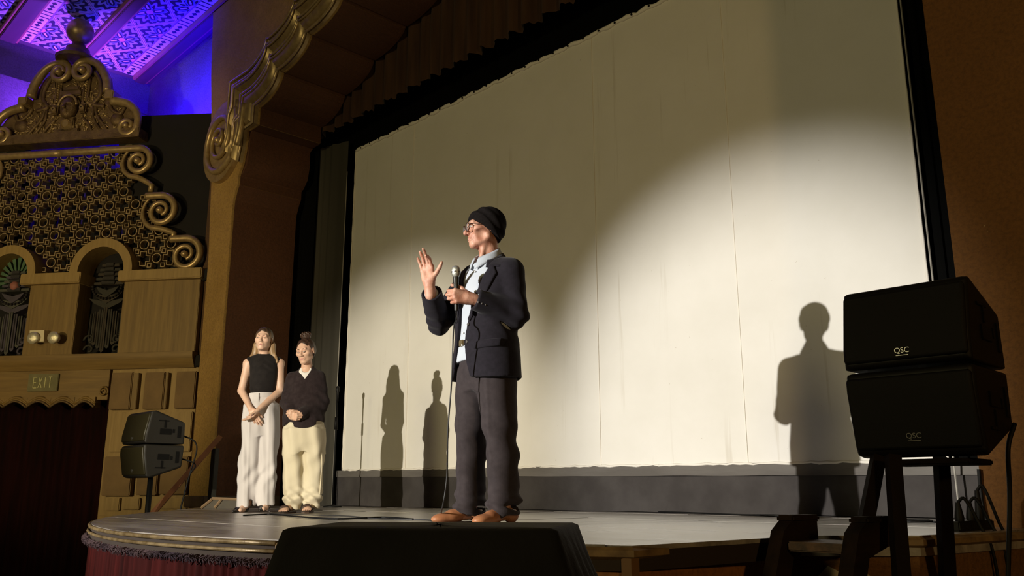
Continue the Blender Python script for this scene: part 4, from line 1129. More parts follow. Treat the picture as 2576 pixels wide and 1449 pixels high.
# near, at the right: stacked pair on a tall wooden stand
nsp = CAM + ray(2276, 923) * 3.4
spk = speaker_pair('large black stacked loudspeaker pair on the wooden stand in the right foreground', nsp + V3(0.0, 0.0, 0), math.radians(1.5), M_CABN, M_GRIL, M_BADGE, 1.0, 0.245)
M_STAND = mat('dark_stained_wood', (0.0045, 0.0024, 0.0018), 0.8, 0, (0.008, 0.004, 0.0028), 10, (1, 1, 0.15), bumps=0.15, spec=0.1)
std = thing('speaker_stand', 'dark wooden three-legged stand under the large black loudspeakers', 'stand', (nsp[0], nsp[1], -1.1))
so = V3(nsp[0], nsp[1], -1.1)
def leg(p, q, w0, w1, name='leg'):
    p = np.array(p) - so; q = np.array(q) - so
    MB().tube([p, q], [w0, w1], 4, True).build(name, M_STAND, std)
def down(p, q, z):                            # the line p -> q carried on to height z
    t = (z - p[2]) / (q[2] - p[2]); return p + (q - p) * t
zt_ = nsp[2] - 0.352
for (a, b_, da, db) in (((2208, 1158), (2152, 1449), 3.45, 3.25), ((2247, 1158), (2268, 1449), 3.35, 3.15), ((2368, 1158), (2384, 1449), 3.55, 3.60)):
    p = CAM + ray(*a) * da; q = CAM + ray(*b_) * db
    leg(down(p, q, zt_ + 0.01), down(p, q, -1.1), 0.034, 0.040)
cs_ = (nsp - so)
R24 = rotm(0, 0, math.radians(1.5))
MB((cs_, R24[:, 0], R24[:, 1], R24[:, 2])).box(-0.17, 0.17, 0.08, 0.36, -0.375, -0.352, 0.005).build('stand_top', M_STAND, std)
p = CAM + ray(2536, 1130) * 3.35
MB().tube([q - so for q in smooth_path([p + V3(0.02, 0.05, 0.1), p, CAM + ray(2540, 1250) * 3.35, CAM + ray(2536, 1449) * 3.3, down(CAM + ray(2540, 1250) * 3.35, CAM + ray(2536, 1449) * 3.3, -1.08)], 6)], 0.009, 6).build('speaker_cable', M_PIT, std, True)
# far, at the left: the matching pair on a pole
fsp = CAM + ray(334, 1118) * 9.1
speaker_pair('smaller-looking lit black loudspeaker pair on a pole before the striped blocks', fsp, math.radians(2), M_CABF, M_GRF, M_BADGE, 1.0)
ps = thing('pole_stand', 'thin black pole stand under the far loudspeaker pair', 'stand', (fsp[0], fsp[1] + 0.22, -1.1))
hgt = fsp[2] - 0.30 + 1.1
MB().tube([(0, 0, 0.25), (0, 0, hgt)], 0.028, 10).build('pole', M_PIT, ps, True)
for k in range(3):
    a = 2 * PI * k / 3 + 0.5
    MB().tube([(0, 0, 0.75), (0.55 * math.cos(a), 0.55 * math.sin(a), 0.02)], 0.016, 8).build('leg', M_PIT, ps)
for k in range(2):
    MB().tube([q - V3(*ps.location) for q in smooth_path([fsp + V3(0.15, 0.42, 0.12 - 0.25 * k), fsp + V3(0.32, 0.55, 0.0 - 0.2 * k), fsp + V3(0.30, 0.5, -0.35), fsp + V3(0.22, 0.45, -0.9), V3(fsp[0] + 0.2, fsp[1] + 0.45, -1.09)], 6)], 0.008, 6).build('speaker_cable', M_PIT, ps, True)
# draped case at the foot of the stage
zt_ = 0.10
cr = [onZ(850, 1312, zt_), onZ(1452, 1314, zt_), onZ(1398, 1329, zt_), onZ(715, 1327, zt_)]
cen = sum(cr) / 4
dc = thing('draped_case', 'low black case draped in black cloth in front of the stage', 'covered case', (cen[0], cen[1], -1.1))
def ring_at(grow, z, wob):
    pts = []
    for i in range(4):
        a, b_ = cr[i], cr[(i + 1) % 4]
        for k in range(24):
            t = k / 24; q = a + (b_ - a) * t; d = q - cen; d[2] = 0
            L_ = np.linalg.norm(d); cornerness = max(0, 1 - min(t, 1 - t) * 8)
            gq = grow * (1 - 0.25 * cornerness) + wob * math.sin((i * 24 + k) * 1.35 + z * 3)
            q = q + d / L_ * gq; pts.append((q[0] - cen[0], q[1] - cen[1], z + 1.1))
    pts.append(pts[0]); return pts
M_DRAPE = mat('black_table_cloth', (0.0045, 0.0045, 0.005), 0.85, 0, (0.007, 0.007, 0.008), 5, bumps=0.4, bscale=6, bdist=0.02, sheen=0.04, spec=0.15)
rings = [[(0, 0, zt_ + 1.1)] * 97, ring_at(-0.25, zt_, 0), ring_at(-0.02, zt_, 0), ring_at(0.004, zt_ - 0.006, 0), ring_at(0.014, zt_ - 0.025, 0), ring_at(0.030, zt_ - 0.06, 0.002), ring_at(0.09, zt_ - 0.2, 0.006), ring_at(0.17, zt_ - 0.5, 0.012), ring_at(0.20, -0.8, 0.022), ring_at(0.23, -1.095, 0.03)]
MB().grid(rings).build('cloth', M_DRAPE, dc, True)
MB().box(-0.28, 0.28, -0.12, 0.12, 0.0, 1.1, 0.02).build('case', M_CABN, dc)
fp_ = [CAM + ray(x, y) * d for x, y, d in ((1396, 1334, 2.02), (1442, 1322, 2.18), (1428, 1372, 2.06), (1424, 1449, 1.98), (1408, 1449, 1.96), (1412, 1372, 2.02))]
MB().add([tuple(q - V3(cen[0], cen[1], -1.1)) for q in fp_], [(0, 1, 2, 5), (5, 2, 3, 4)]).build('cloth_fold', M_DRAPE, dc)
COL.objects[-1].modifiers.new('cloth', 'SOLIDIFY').thickness = 0.012
# wooden steps up to the stage
st = thing('stage_steps', 'worn dark wooden steps up to the stage by the loudspeaker stand', 'steps', (-1.7, 2.9, -1.1))
sto = V3(-1.7, 2.9, -1.1)
M_STEP = mat('worn_brown_step', (0.006, 0.0035, 0.0025), 0.8, 0, (0.018, 0.009, 0.0055), 12, (1, 0.2, 1), bumps=0.3, bscale=30, bdist=0.004, spec=0.15)
M_TREAD = mat('scuffed_tread', (0.03, 0.016, 0.01), 0.6, 0, (0.14, 0.07, 0.035), 14, (1, 0.3, 1), bumps=0.3, bscale=30, bdist=0.004)
for x in (-1.83, -1.53):
    prof_ = [(3.46, 0.060), (3.26, 0.070), (3.19, 0.03), (2.60, -1.1), (2.72, -1.1), (3.26, -0.06), (3.46, -0.02)]
    MB((-sto, V3(1, 0, 0), V3(0, 1, 0), V3(0, 0, 1))).prism(prof_, x - 0.028, x + 0.028, 'yz').build('stringer', M_STEP, st, False, 30)
    MB((-sto, V3(1, 0, 0), V3(0, 1, 0), V3(0, 0, 1))).box(x - 0.038, x + 0.038, 3.25, 3.47, 0.060, 0.088, 0.008).build('stringer_cap', M_STEP, st)
for y, z in ((3.32, -0.010), (3.16, -0.26), (3.02, -0.52), (2.89, -0.78)):
    MB((-sto, V3(1, 0, 0), V3(0, 1, 0), V3(0, 0, 1))).box(-1.80, -1.56, y - 0.12, y + 0.13, z - 0.036, z, 0.006).build('tread', M_TREAD, st)
# socket strip with three plugs at the deck edge, cables hanging down
sp0, sp1 = onZ(2388, 1338), onZ(2478, 1331)
sp0 = sp0 + V3(0, 0.05, 0); sp1 = sp1 + V3(0, 0.05, 0)
dx_ = (sp1 - sp0) / np.linalg.norm(sp1 - sp0); dy_ = V3(-dx_[1], dx_[0], 0)
ss = thing('power_strip', 'black power strip with three upright plugs on the stage edge', 'power strip', tuple(sp0))
SF = (V3(0, 0, 0), dx_, dy_, V3(0, 0, 1)); ln = float(np.linalg.norm(sp1 - sp0))
MB(SF).box(0, ln, -0.03, 0.03, 0.0, 0.045, 0.006).build('strip_body', M_CABN, ss)
for k, (f, hh) in enumerate(((0.20, 0.085), (0.52, 0.085), (0.78, 0.14))):
    pl = MB(SF).lathe([(0.0, 0.045), (0.020, 0.045), (0.022, 0.06), (0.016, 0.045 + hh * 0.6), (0.010, 0.045 + hh), (0.0, 0.047 + hh)], (ln * f, 0, 0), 12).build('plug', M_CABN, ss, False, 40)
    MB(SF).tube(smooth_path([(ln * f, 0, 0.045 + hh), (ln * f + 0.01, -0.03, 0.06 + hh), (ln * f + 0.03, -0.075, 0.03), (ln * f + 0.035, -0.12, -0.12), (ln * f + 0.05, -0.125, -0.6), (ln * f + 0.06, -0.13, -1.08)], 6), 0.0075, 6).build('plug_cable', M_PIT, pl, True)
# loose cable coil on the deck
cc = onZ(2292, 1316)
co = [(cc[0] + 0.13 * math.cos(a) * (1 - 0.02 * a), cc[1] + 0.11 * math.sin(a), 0.008 + 0.004 * a / 6) for a in np.linspace(0, 13, 60)] + [(cc[0] - 0.2, cc[1] + 0.2, 0.007), (cc[0] - 0.35, cc[1] + 0.22, 0.007)]
tag(MB().tube(co[:60] + smooth_path(co[59:], 6)[1:], 0.006, 6).build('cable_coil', M_PIT), 'loosely coiled black cable on the stage behind the loudspeaker stand', 'cable')
for lab, pts in (('thin dark cable lying on the stage in front of the two listeners', ((612, 1299), (680, 1296), (760, 1303), (850, 1308), (960, 1304), (1040, 1309))), ('black cable running along the foot of the charcoal skirt', ((1330, 1281), (1500, 1285), (1680, 1290), (1860, 1297), (2000, 1303)))):
    tag(MB().tube([q + V3(0, 0, 0.007) for q in smooth_path([onZ(*p) for p in pts], 8)], 0.006, 6).build('stage_cable', M_PIT), lab, 'cable')
# cable clipped to the brown pier
tag(MB().tube(smooth_path([onY(2462, 1180, 5.03), onY(2470, 1260, 5.03), onY(2486, 1340, 5.03), onY(2500, 1440, 5.03) , onY(2500, 1600, 5.03)], 5), 0.010, 6).build('wall_cable', M_PIT), 'black cable running down the brown pier beside the power strip', 'cable')
# microphone stand in the wings behind the right listener
ms = onZ(836, 1276); mst = thing('microphone_stand', 'black microphone stand in shadow behind the person with the bun', 'microphone stand', tuple(ms))
top_ = on_plane(838, 980, ms, FW) - ms
MB().lathe([(0.0, 0.0), (0.11, 0.0), (0.11, 0.012), (0.02, 0.03), (0.0, 0.03)], (0, 0, 0), 20).build('base', M_PIT, mst, False, 40)
MB().tube([(0, 0, 0.02), (0, 0, top_[2] - 0.1)], 0.011, 8).build('pole', M_PIT, mst, True)
MB().tube([(0, 0, top_[2] - 0.45), (0, 0, top_[2] - 0.30)], 0.02, 8).build('clutch', M_CABN, mst, True)
MB().lathe([(0.0, 0.0), (0.012, 0.0), (0.014, 0.12), (0.025, 0.15), (0.022, 0.19), (0.0, 0.205)], (0, 0, top_[2] - 0.12), 12).build('stand_microphone', M_CABN, mst, True)
# stair rail, its post and the step box at the pillar
r0 = CAM + ray(553, 1104) * 10.3; r1 = CAM + ray(384, 1292) * 9.25
hr = thing('stair_handrail', 'slanting reddish brown wooden handrail beside the pillar', 'handrail', (r0[0], r0[1], -1.1))
ho = V3(r0[0], r0[1], -1.1)
M_RAILW = mat('reddish_wood', (0.24, 0.10, 0.045), 0.5, 0, (0.34, 0.155, 0.075), 10, (0.3, 0.3, 0.3), bumps=0.1)
MB().tube([r0 - ho + V3(0, 0, 0.02), r1 - ho, r1 - ho + (r1 - r0) * 0.35], 0.038, 4).build('rail', M_RAILW, hr)
po = CAM + ray(543, 1120) * 10.35
MB((V3(0, 0, 0), V3(1, 0, 0), V3(0, 1, 0), V3(0, 0, 1))).box(po[0] - ho[0] - 0.05, po[0] - ho[0] + 0.05, po[1] - ho[1] - 0.03, po[1] - ho[1] + 0.03, 0.0, po[2] + 1.06, 0.006).build('post', mat('dark_green_board', (0.035, 0.035, 0.025), 0.6), hr)
e_ = r1 + (r1 - r0) * 0.3
MB().box(e_[0] - ho[0] - 0.03, e_[0] - ho[0] + 0.03, e_[1] - ho[1] - 0.03, e_[1] - ho[1] + 0.03, 0.0, e_[2] + 1.08, 0.006).build('post', M_RAILW, hr)
sb = [CAM + ray(*p) * 9.4 for p in ((506, 1284), (531, 1256), (600, 1256), (600, 1284))]
ux = RT; wd2 = float((sb[3] - sb[0]) @ ux); hh2 = float(sb[1][2])
bx = thing('step_box', 'low dark wooden step box with pale edges at the pillar foot', 'step box', (sb[0][0], sb[0][1], 0))
SFb = (V3(0, 0, 0), RT, V3(-RT[1], RT[0], 0), V3(0, 0, 1))
MB(SFb).prism([(0, 0), (wd2 * 0.27, hh2), (wd2, hh2), (wd2, 0)], 0.0, 0.35).build('box', mat('dark_step_box', (0.05, 0.04, 0.025), 0.7, 0, (0.07, 0.055, 0.03), 8), bx)
for a, b_ in (((0, 0), (wd2 * 0.27, hh2)), ((wd2 * 0.27, hh2), (wd2, hh2)), ((wd2 * 0.36, 0.0), (wd2 * 0.52, hh2 * 0.95))):
    MB(SFb).tube([(a[0], -0.012, a[1] + 0.01), (b_[0], -0.012, b_[1])], 0.014, 4).build('edge_strip', mat('pale_wood_strip', (0.30, 0.20, 0.11), 0.6), bx)

# ================================================================== people
def skin_mat(name, c1, c2, rough_skin=False):
    m, nt, b = nodes_of(name)
    nt.links.new(ramp(nt, noise(nt, coords(nt), 18, 4), [(0.35, c1), (0.65, c2)]), b.inputs['Base Color'])
    b.inputs['Roughness'].default_value = 0.48
    b.inputs['Subsurface Weight'].default_value = 0.12; b.inputs['Subsurface Radius'].default_value = (0.012, 0.004, 0.002)
    bump(nt, b, noise(nt, coords(nt, (1, 1, 0.6)), 70 if rough_skin else 260, 6, 0.7), 0.5 if rough_skin else 0.12, 0.004 if rough_skin else 0.001); return m
def xf(prims, c, R):
    """moves primitives given in a local frame (already built around the origin) to centre c with rotation R"""
    out = []
    for q in prims:
        f = q.fn
        out.append(Prim((lambda p, f=f: f((p - c) @ R)), c + R @ q.c if q.r < 90 else q.c, q.r, q.op, q.k))
    return out
def scaled(prims, s):
    return [Prim((lambda p, f=q.fn: f(p / s) * s), q.c * s, q.r * s if q.r < 90 else q.r, q.op, q.k * s) for q in prims]
def head_prims(old=False, nose=1.0, jaw=1.0):
    L = [ball((0, 0.018, 0.034), (0.076, 0.096, 0.083)),
         ball((0, -0.020, -0.018), (0.064, 0.074, 0.082), k=0.03),
         ball((0, -0.030, -0.072), (0.047 * jaw, 0.052, 0.042), k=0.03),
         cone((0.052 * jaw, 0.0, -0.062), (0.018 * jaw, -0.070, -0.098), 0.017, 0.015, k=0.022), cone((-0.052 * jaw, 0.0, -0.062), (-0.018 * jaw, -0.070, -0.098), 0.017, 0.015, k=0.022),
         ball((0, -0.076, -0.098), (0.022, 0.019, 0.017), k=0.018),
         cone((-0.040, -0.080, 0.024), (0.040, -0.080, 0.024), 0.011, 0.011, k=0.02),
         ball((0.047, -0.056, -0.018), (0.022, 0.025, 0.019), k=0.025), ball((-0.047, -0.056, -0.018), (0.022, 0.025, 0.019), k=0.025),
         ball((0.031, -0.100, 0.001), (0.020, 0.020, 0.013), 'sub', 0.014), ball((-0.031, -0.100, 0.001), (0.020, 0.020, 0.013), 'sub', 0.014),
         cone((0, -0.088, 0.016), (0, -0.104 - 0.006 * nose, -0.028), 0.0075, 0.0115, k=0.012),
         ball((0, -0.107 - 0.007 * nose, -0.034), (0.012, 0.012, 0.011), k=0.008),
         ball((0.0125, -0.099, -0.037), (0.009, 0.011, 0.008), k=0.006), ball((-0.0125, -0.099, -0.037), (0.009, 0.011, 0.008), k=0.006),
         ball((0.006, -0.105, -0.046), (0.004, 0.006, 0.004), 'sub', 0.003), ball((-0.006, -0.105, -0.046), (0.004, 0.006, 0.004), 'sub', 0.003),
         ball((0, -0.084, -0.064), (0.026, 0.016, 0.020), k=0.015),
         cone((-0.019, -0.090, -0.0605), (0.019, -0.090, -0.0605), 0.0042, 0.0042, k=0.006),
         cone((-0.016, -0.0905, -0.0705), (0.016, -0.0905, -0.0705), 0.0055, 0.0055, k=0.007),
         cone((-0.022, -0.091, -0.0655), (0, -0.1010, -0.0655), 0.0024, 0.0028, 'sub', 0.003), cone((0.022, -0.091, -0.0655), (0, -0.1010, -0.0655), 0.0024, 0.0028, 'sub', 0.003),
         # lids over the eyeballs
         ball((0.031, -0.0815, 0.0005), (0.0150, 0.0125, 0.0105), k=0.004), ball((-0.031, -0.0815, 0.0005), (0.0150, 0.0125, 0.0105), k=0.004)]
    for s in (-1, 1):
        Re = rotm(0.15, 0, s * (0.15 if old else 0.35))
        L.append(ball((s * (0.073 if old else 0.079), 0.014, -0.006), (0.008, 0.019, 0.032), k=0.006, R=Re))
        L.append(ball((s * (0.081 if old else 0.087), 0.009, -0.003), (0.006, 0.011, 0.020), 'sub', 0.004, R=Re))
    if old:
        for s in (-1, 1):
            L.append(cone((s * 0.022, -0.099, -0.038), (s * 0.036, -0.087, -0.074), 0.0042, 0.0036, 'sub', 0.006))
            L.append(cone((s * 0.044, -0.084, -0.046), (s * 0.048, -0.066, -0.094), 0.0048, 0.0036, 'sub', 0.006))
            L.append(ball((s * 0.064, -0.052, -0.056), (0.016, 0.030, 0.028), 'sub', 0.016))
            L.append(cone((s * 0.018, -0.092, -0.012), (s * 0.044, -0.080, -0.014), 0.002, 0.002, 'sub', 0.005))
    return L
def hand_prims(size, curl, spread=0.08, thumb=(0.6, 0.7, 0.35), tc=0.35):
    """axes: x towards the thumb, y along the fingers, z out of the palm; curl: four fingers x three joint angles (degrees)"""
    kx = [0.030, 0.0105, -0.010, -0.029]; ky = [0.094, 0.098, 0.092, 0.081]
    ln = [(0.045, 0.026, 0.021), (0.050, 0.030, 0.022), (0.046, 0.028, 0.021), (0.036, 0.021, 0.018)]
    L = []
    for i in range(4):
        L.append(cone((kx[i] * 0.55, 0.004, -0.001), (kx[i], ky[i], -0.002), 0.0155, 0.0125, k=0.012))
    L.append(ball((0.024, 0.036, 0.009), (0.017, 0.030, 0.014), k=0.014)); L.append(ball((-0.020, 0.036, 0.007), (0.014, 0.032, 0.012), k=0.014))
    for i in range(4):
        p = V3(kx[i], ky[i], 0.0); a = 0; sp_ = spread * (1.5 - i); r = 0.0098 - 0.0008 * (i == 3)
        chain = []
        for j in range(3):
            a += math.radians(curl[i][j])
            d = V3(math.sin(sp_) * math.cos(a), math.cos(sp_) * math.cos(a), math.sin(a))
            q = p + d * ln[i][j]
            chain.append(cone(p, q, r - 0.0006 * j, r - 0.0006 * (j + 1), k=0.004)); p = q
        L.append(group(chain, k=0.005))
    d = V3(*thumb); d /= np.linalg.norm(d)
    p = V3(0.022, 0.024, 0.004); chain = []
    for j, (l, r0, r1) in enumerate(((0.044, 0.0145, 0.0120), (0.034, 0.0118, 0.0108), (0.027, 0.0108, 0.0085))):
        q = p + d * l; chain.append(cone(p, q, r0, r1, k=0.005)); p = q
        d = d * math.cos(tc) + V3(-0.25, 0.75, 0.45) * math.sin(tc); d /= np.linalg.norm(d)
    L.append(group(chain, k=0.010))
    return scaled(L, size)
def axes(x, y):
    y = np.asarray(y, float); y = y / np.linalg.norm(y); x = np.asarray(x, float); x = x - y * (x @ y); x /= np.linalg.norm(x)
    return x, y
def eyes_brows(root, c, R, s, iris, brow, bm, lid=0.0):
    for sg in (-1, 1):
        e = c + R @ (V3(sg * 0.031, -0.0905, -0.0005) * s)
        Rs = R @ rotm(0, 0, sg * 0.22)
        prof = [(math.sin(a), -math.cos(a)) for a in np.linspace(0, PI, 9)]
        eo = MB((e, Rs[:, 0] * 0.0125 * s, Rs[:, 1] * 0.0050 * s, Rs[:, 2] * 0.0046 * s)).lathe(prof, (0, 0, 0), 16, 'y').build('eye', mat('eye_white', (0.62, 0.58, 0.54), 0.25), root, True)
        MB((e, Rs[:, 0] * s, Rs[:, 1] * s, Rs[:, 2] * s)).lathe([(0.0, -0.0056), (0.0036, -0.0054), (0.0042, -0.0036)], (0, 0, 0), 12, 'y').build('iris', mat('iris_dark', iris, 0.2), eo, True)
        MB((e, Rs[:, 0] * s, Rs[:, 1] * s, Rs[:, 2] * s)).tube(smooth_path([(-0.0135, 0.0015, 0.0005), (-0.006, -0.0046, 0.0048), (0.004, -0.0050, 0.0052), (0.0135, 0.0015, 0.0010)], 4), 0.0013, 5).build('lash_line', bm, eo, True)
        pts = [c + R @ (V3(sg * x, y, z) * s) for x, y, z in ((0.012, -0.0945, 0.0235), (0.025, -0.0935, 0.0265), (0.038, -0.087, 0.0265), (0.048, -0.075, 0.0205))]
        MB().tube(smooth_path(pts, 4), [0.0030 * s] * 9 + [0.0026 * s, 0.0022 * s, 0.0016 * s, 0.0010 * s], 6, True, 0.9).build('eyebrow', bm, root, True)
def folds(p, *waves):
    d = 0
    for (kx, ky, kz, ph, amp) in waves: d = d + amp * np.sin(p[..., 0] * kx + p[..., 1] * ky + p[..., 2] * kz + ph)
    return d
def person(label, base):
    return thing('person', label, 'person', tuple(base))

# ------------------------------------------------------------------ the speaker: beanie, glasses, dark jacket, microphone
man_base = onZ(1222, 1321)
CD = V3(0.745, -0.667, 0)                     # from him towards the viewer's side
LR = RT
man = person('person in black beanie, glasses and dark blazer with one palm raised, holding a microphone', man_base)
SK_M = skin_mat('ruddy_skin', (0.46, 0.20, 0.13), (0.62, 0.35, 0.25), True)
Rh = rotm(math.radians(4), 0, math.radians(-25)); hc = V3(0.0, -0.024, 1.702); hs = 1.05
body = xf(scaled(head_prims(True, 1.3, 1.0), hs), hc, Rh)
body += [cone((0.0, 0.0, 1.63), (0.0, 0.02, 1.49), 0.056, 0.060, k=0.03), cone((0.02, -0.045, 1.60), (0.012, -0.06, 1.50), 0.012, 0.014, k=0.02)]
body += [loft([0.88, 1.0, 1.15, 1.30, 1.42, 1.50], [0] * 6, [0] * 6, [0.15, 0.145, 0.14, 0.155, 0.155, 0.05], [0.105, 0.10, 0.10, 0.105, 0.085, 0.05], k=0.03)]
shL, elL, wrL = V3(0.180, 0.02, 1.412), V3(0.200, 0.045, 1.160), V3(0.112, -0.205, 1.228)
shR, elR, wrR = V3(-0.19, 0.02, 1.412), V3(-0.262, -0.150, 1.150), V3(-0.122, -0.325, 1.292)
for a, b_, c in ((shL, elL, wrL), (shR, elR, wrR)):
    body += [cone(a, b_, 0.048, 0.040, k=0.03), cone(b_, c, 0.040, 0.029, k=0.02)]
for s in (-1, 1):
    body += [cone((s * 0.085, 0, 0.90), (s * 0.12, 0, 0.48), 0.075, 0.052, k=0.03), cone((s * 0.12, 0, 0.48), (s * 0.138, 0.01, 0.09), 0.052, 0.036, k=0.02), cone((s * 0.138, 0.03, 0.055), (s * 0.143, -0.10, 0.036), 0.028, 0.016, k=0.02)]
# raised right hand: palm to the viewer, fingers up and a little curled
up_f = V3(0, 0, 1) * 0.97 - LR * 0.18; tx, fy = axes(LR * 0.92 + CD * 0.30, up_f); nz = np.cross(tx, fy)
RH = np.stack([tx, fy, nz], 1)
body += xf(hand_prims(1.06, [(34, 38, 22), (10, 22, 14), (4, 16, 12), (2, 12, 10)], 0.07, (0.80, 0.62, 0.15), 0.12), wrR + fy * 0.040, RH)
body += [cone(wrR - V3(0, 0, 0.03), wrR + fy * 0.06, 0.029, 0.025, k=0.02)]
# left fist round the microphone
f2 = -LR * 0.90 + CD * 0.38 + V3(0, 0, 0.06); tx, fy = axes(V3(0, 0, 1), f2); nz = np.cross(fy, tx)
RHL = np.stack([tx, fy, nz], 1)
body += xf(hand_prims(1.06, [(58, 88, 62), (62, 88, 62), (64, 90, 62), (66, 92, 64)], 0.02, (0.72, 0.55, 0.50), 0.55), wrL + fy * 0.012, RHL)
body += [cone(elL + (wrL - elL) * 0.8, wrL + fy * 0.035, 0.029, 0.026, k=0.02)]
organic('body', body, 0.0037, SK_M, man)
eyes_brows(man, hc, Rh, hs, (0.10, 0.09, 0.07), None, mat('grey_brow', (0.30, 0.22, 0.17), 0.8))
# lips get a part of their own colour
lip = xf(scaled([cone((-0.020, -0.0935, -0.0625), (0, -0.0990, -0.0608), 0.0026, 0.0040, k=0.003), cone((0.020, -0.0935, -0.0625), (0, -0.0990, -0.0608), 0.0026, 0.0040, k=0.003), cone((-0.017, -0.0945, -0.0690), (0, -0.0985, -0.0702), 0.0028, 0.0046, k=0.003), cone((0.017, -0.0945, -0.0690), (0, -0.0980, -0.0702), 0.0028, 0.0046, k=0.003)], hs), hc, Rh)
organic('lips', lip, 0.002, mat('weathered_lips', (0.50, 0.24, 0.19), 0.5), man)
# beanie
M_BEAN = mat('black_knit', (0.006, 0.005, 0.005), 0.95, 0, (0.010, 0.008, 0.008), 60, bumps=0.5, bscale=260, bdist=0.003, spec=0.1)
bn = [ball((0, 0.016, 0.038), (0.090, 0.104, 0.083), k=0.02), ball((0, 0.036, 0.004), (0.089, 0.080, 0.106), k=0.04), half((0, -0.092, 0.050), (0, -0.60, -0.80), 'int', 0.004)]
bn = xf(scaled(bn, hs), hc, Rh)
def bean_d(p):
    q = (p - hc) @ Rh
    s_ = q[..., 2] * 0.82 + q[..., 1] * 0.57
    t_ = q[..., 2] * 0.62 + q[..., 1] * 0.78 - 0.012
    return -0.0055 / (1 + np.exp(t_ / 0.0022)) + 0.0035 * np.sin(t_ * 95 + q[..., 0] * 10) * np.clip(t_ / 0.02, 0, 1) * np.clip((0.09 - t_) / 0.03, 0, 1)
organic('beanie', bn, 0.0036, M_BEAN, man, bean_d)
bd = xf(scaled([ball((0, 0.030, 0.040), (0.092, 0.112, 0.100), k=0.02), half((0, -0.092, 0.051), (0, -0.57, -0.82), 'int', 0.004), half((0, -0.092, 0.088), (0, 0.50, 0.866), 'int', 0.004), ball((0, 0.018, 0.030), (0.080, 0.100, 0.088), 'sub', 0.004)], hs), hc, Rh)
organic('beanie_cuff', bd, 0.0045, M_BEAN, man)
# glasses
M_FRAME = mat('tortoise_frame', (0.045, 0.018, 0.010), 0.25)
gl = bpy.data.objects.new('eyeglasses', None); COL.objects.link(gl); gl.parent = man; gl.empty_display_size = 0.02
HF = (hc, Rh[:, 0] * hs, Rh[:, 1] * hs, Rh[:, 2] * hs)
m_, nt_, b__ = nodes_of('clear_spectacle_lens')
b__.inputs['Roughness'].default_value = 0.03; b__.inputs['Base Color'].default_value = (0.6, 0.6, 0.6, 1)
mx_ = nt_.nodes.new('ShaderNodeMixShader'); tp_ = nt_.nodes.new('ShaderNodeBsdfTransparent'); mx_.inputs[0].default_value = 0.10
nt_.links.new(tp_.outputs[0], mx_.inputs[1]); nt_.links.new(b__.outputs[0], mx_.inputs[2]); nt_.links.new(mx_.outputs[0], nt_.nodes['Material Output'].inputs['Surface'])
for s in (-1, 1):
    cx, cy, cz = s * 0.0335, -0.113, -0.005
    MB(HF).tube([(cx + 0.0265 * math.cos(a), cy + 0.005 * abs(math.cos(a)) * (1 if s * math.cos(a) > 0 else 0), cz + 0.0235 * math.sin(a)) for a in np.linspace(0, 2 * PI, 25)], 0.0026, 6, False).build('lens_rim', M_FRAME, gl, True)
    MB(HF).lathe([(0.0, -0.001), (0.0235, -0.0006), (0.0235, 0.0006), (0.0, 0.001)], (cx, cy, cz), 20, 'y').build('lens', m_, gl, True)
    MB(HF).tube(smooth_path([(s * 0.060, cy + 0.004, 0.004), (s * 0.069, -0.095, 0.006), (s * 0.077, -0.03, 0.006), (s * 0.080, 0.02, 0.004), (s * 0.079, 0.035, -0.015)], 4), 0.0026, 6).build('temple', M_FRAME, gl, True)
MB(HF).tube([(-0.0080, -0.113, 0.004), (0, -0.116, 0.007), (0.0080, -0.113, 0.004)], 0.0019, 6).build('bridge', M_FRAME, gl, True)
# shirt
M_SHIRT = mat('pale_blue_oxford', (0.43, 0.475, 0.54), 0.8, 0, (0.50, 0.54, 0.60), 5, bumps=0.3, bscale=18, bdist=0.006, spec=0.2)
TZ = [0.80, 0.92, 1.02, 1.15, 1.28, 1.38, 1.44, 1.485, 1.52]
TRX = [0.232, 0.222, 0.208, 0.198, 0.202, 0.205, 0.19, 0.135, 0.08]
TRY = [0.170, 0.165, 0.158, 0.148, 0.146, 0.136, 0.118, 0.092, 0.072]
TCY = [-0.005, -0.005, -0.006, -0.005, 0.0, 0.002, 0.006, 0.010, 0.014]
Z9 = [0.0] * 9
sh = [loft([0.90] + TZ[2:], Z9[1:], TCY[1:], [r - 0.022 for r in TRX[1:]], [r - 0.016 for r in TRY[1:]], 2.2, k=0.02), loft([1.46, 1.50, 1.535, 1.56], [0] * 4, [0.0, -0.004, -0.010, -0.012], [0.10, 0.074, 0.068, 0.067], [0.10, 0.082, 0.076, 0.075], k=0.02),
      cone(shL, elL, 0.05, 0.045, k=0.03), cone(shR, elR, 0.05, 0.045, k=0.03)]
for e, w_ in ((elL, wrL), (elR, wrR)):
    d = (w_ - e) / np.linalg.norm(w_ - e)
    sh.append(group([cone(e, w_ + d * 0.012, 0.046, 0.039), half(w_ - d * 0.012, d)], k=0.02))
sh.append(half((0, 0, 1.530), (0, -0.50, 0.87), 'int', 0.004))
shirt = organic('shirt', sh, 0.0055, M_SHIRT, man, lambda p: folds(p, (22, 0, 9, 0.3, 0.0022), (-14, 9, 24, 1.0, 0.0018)))
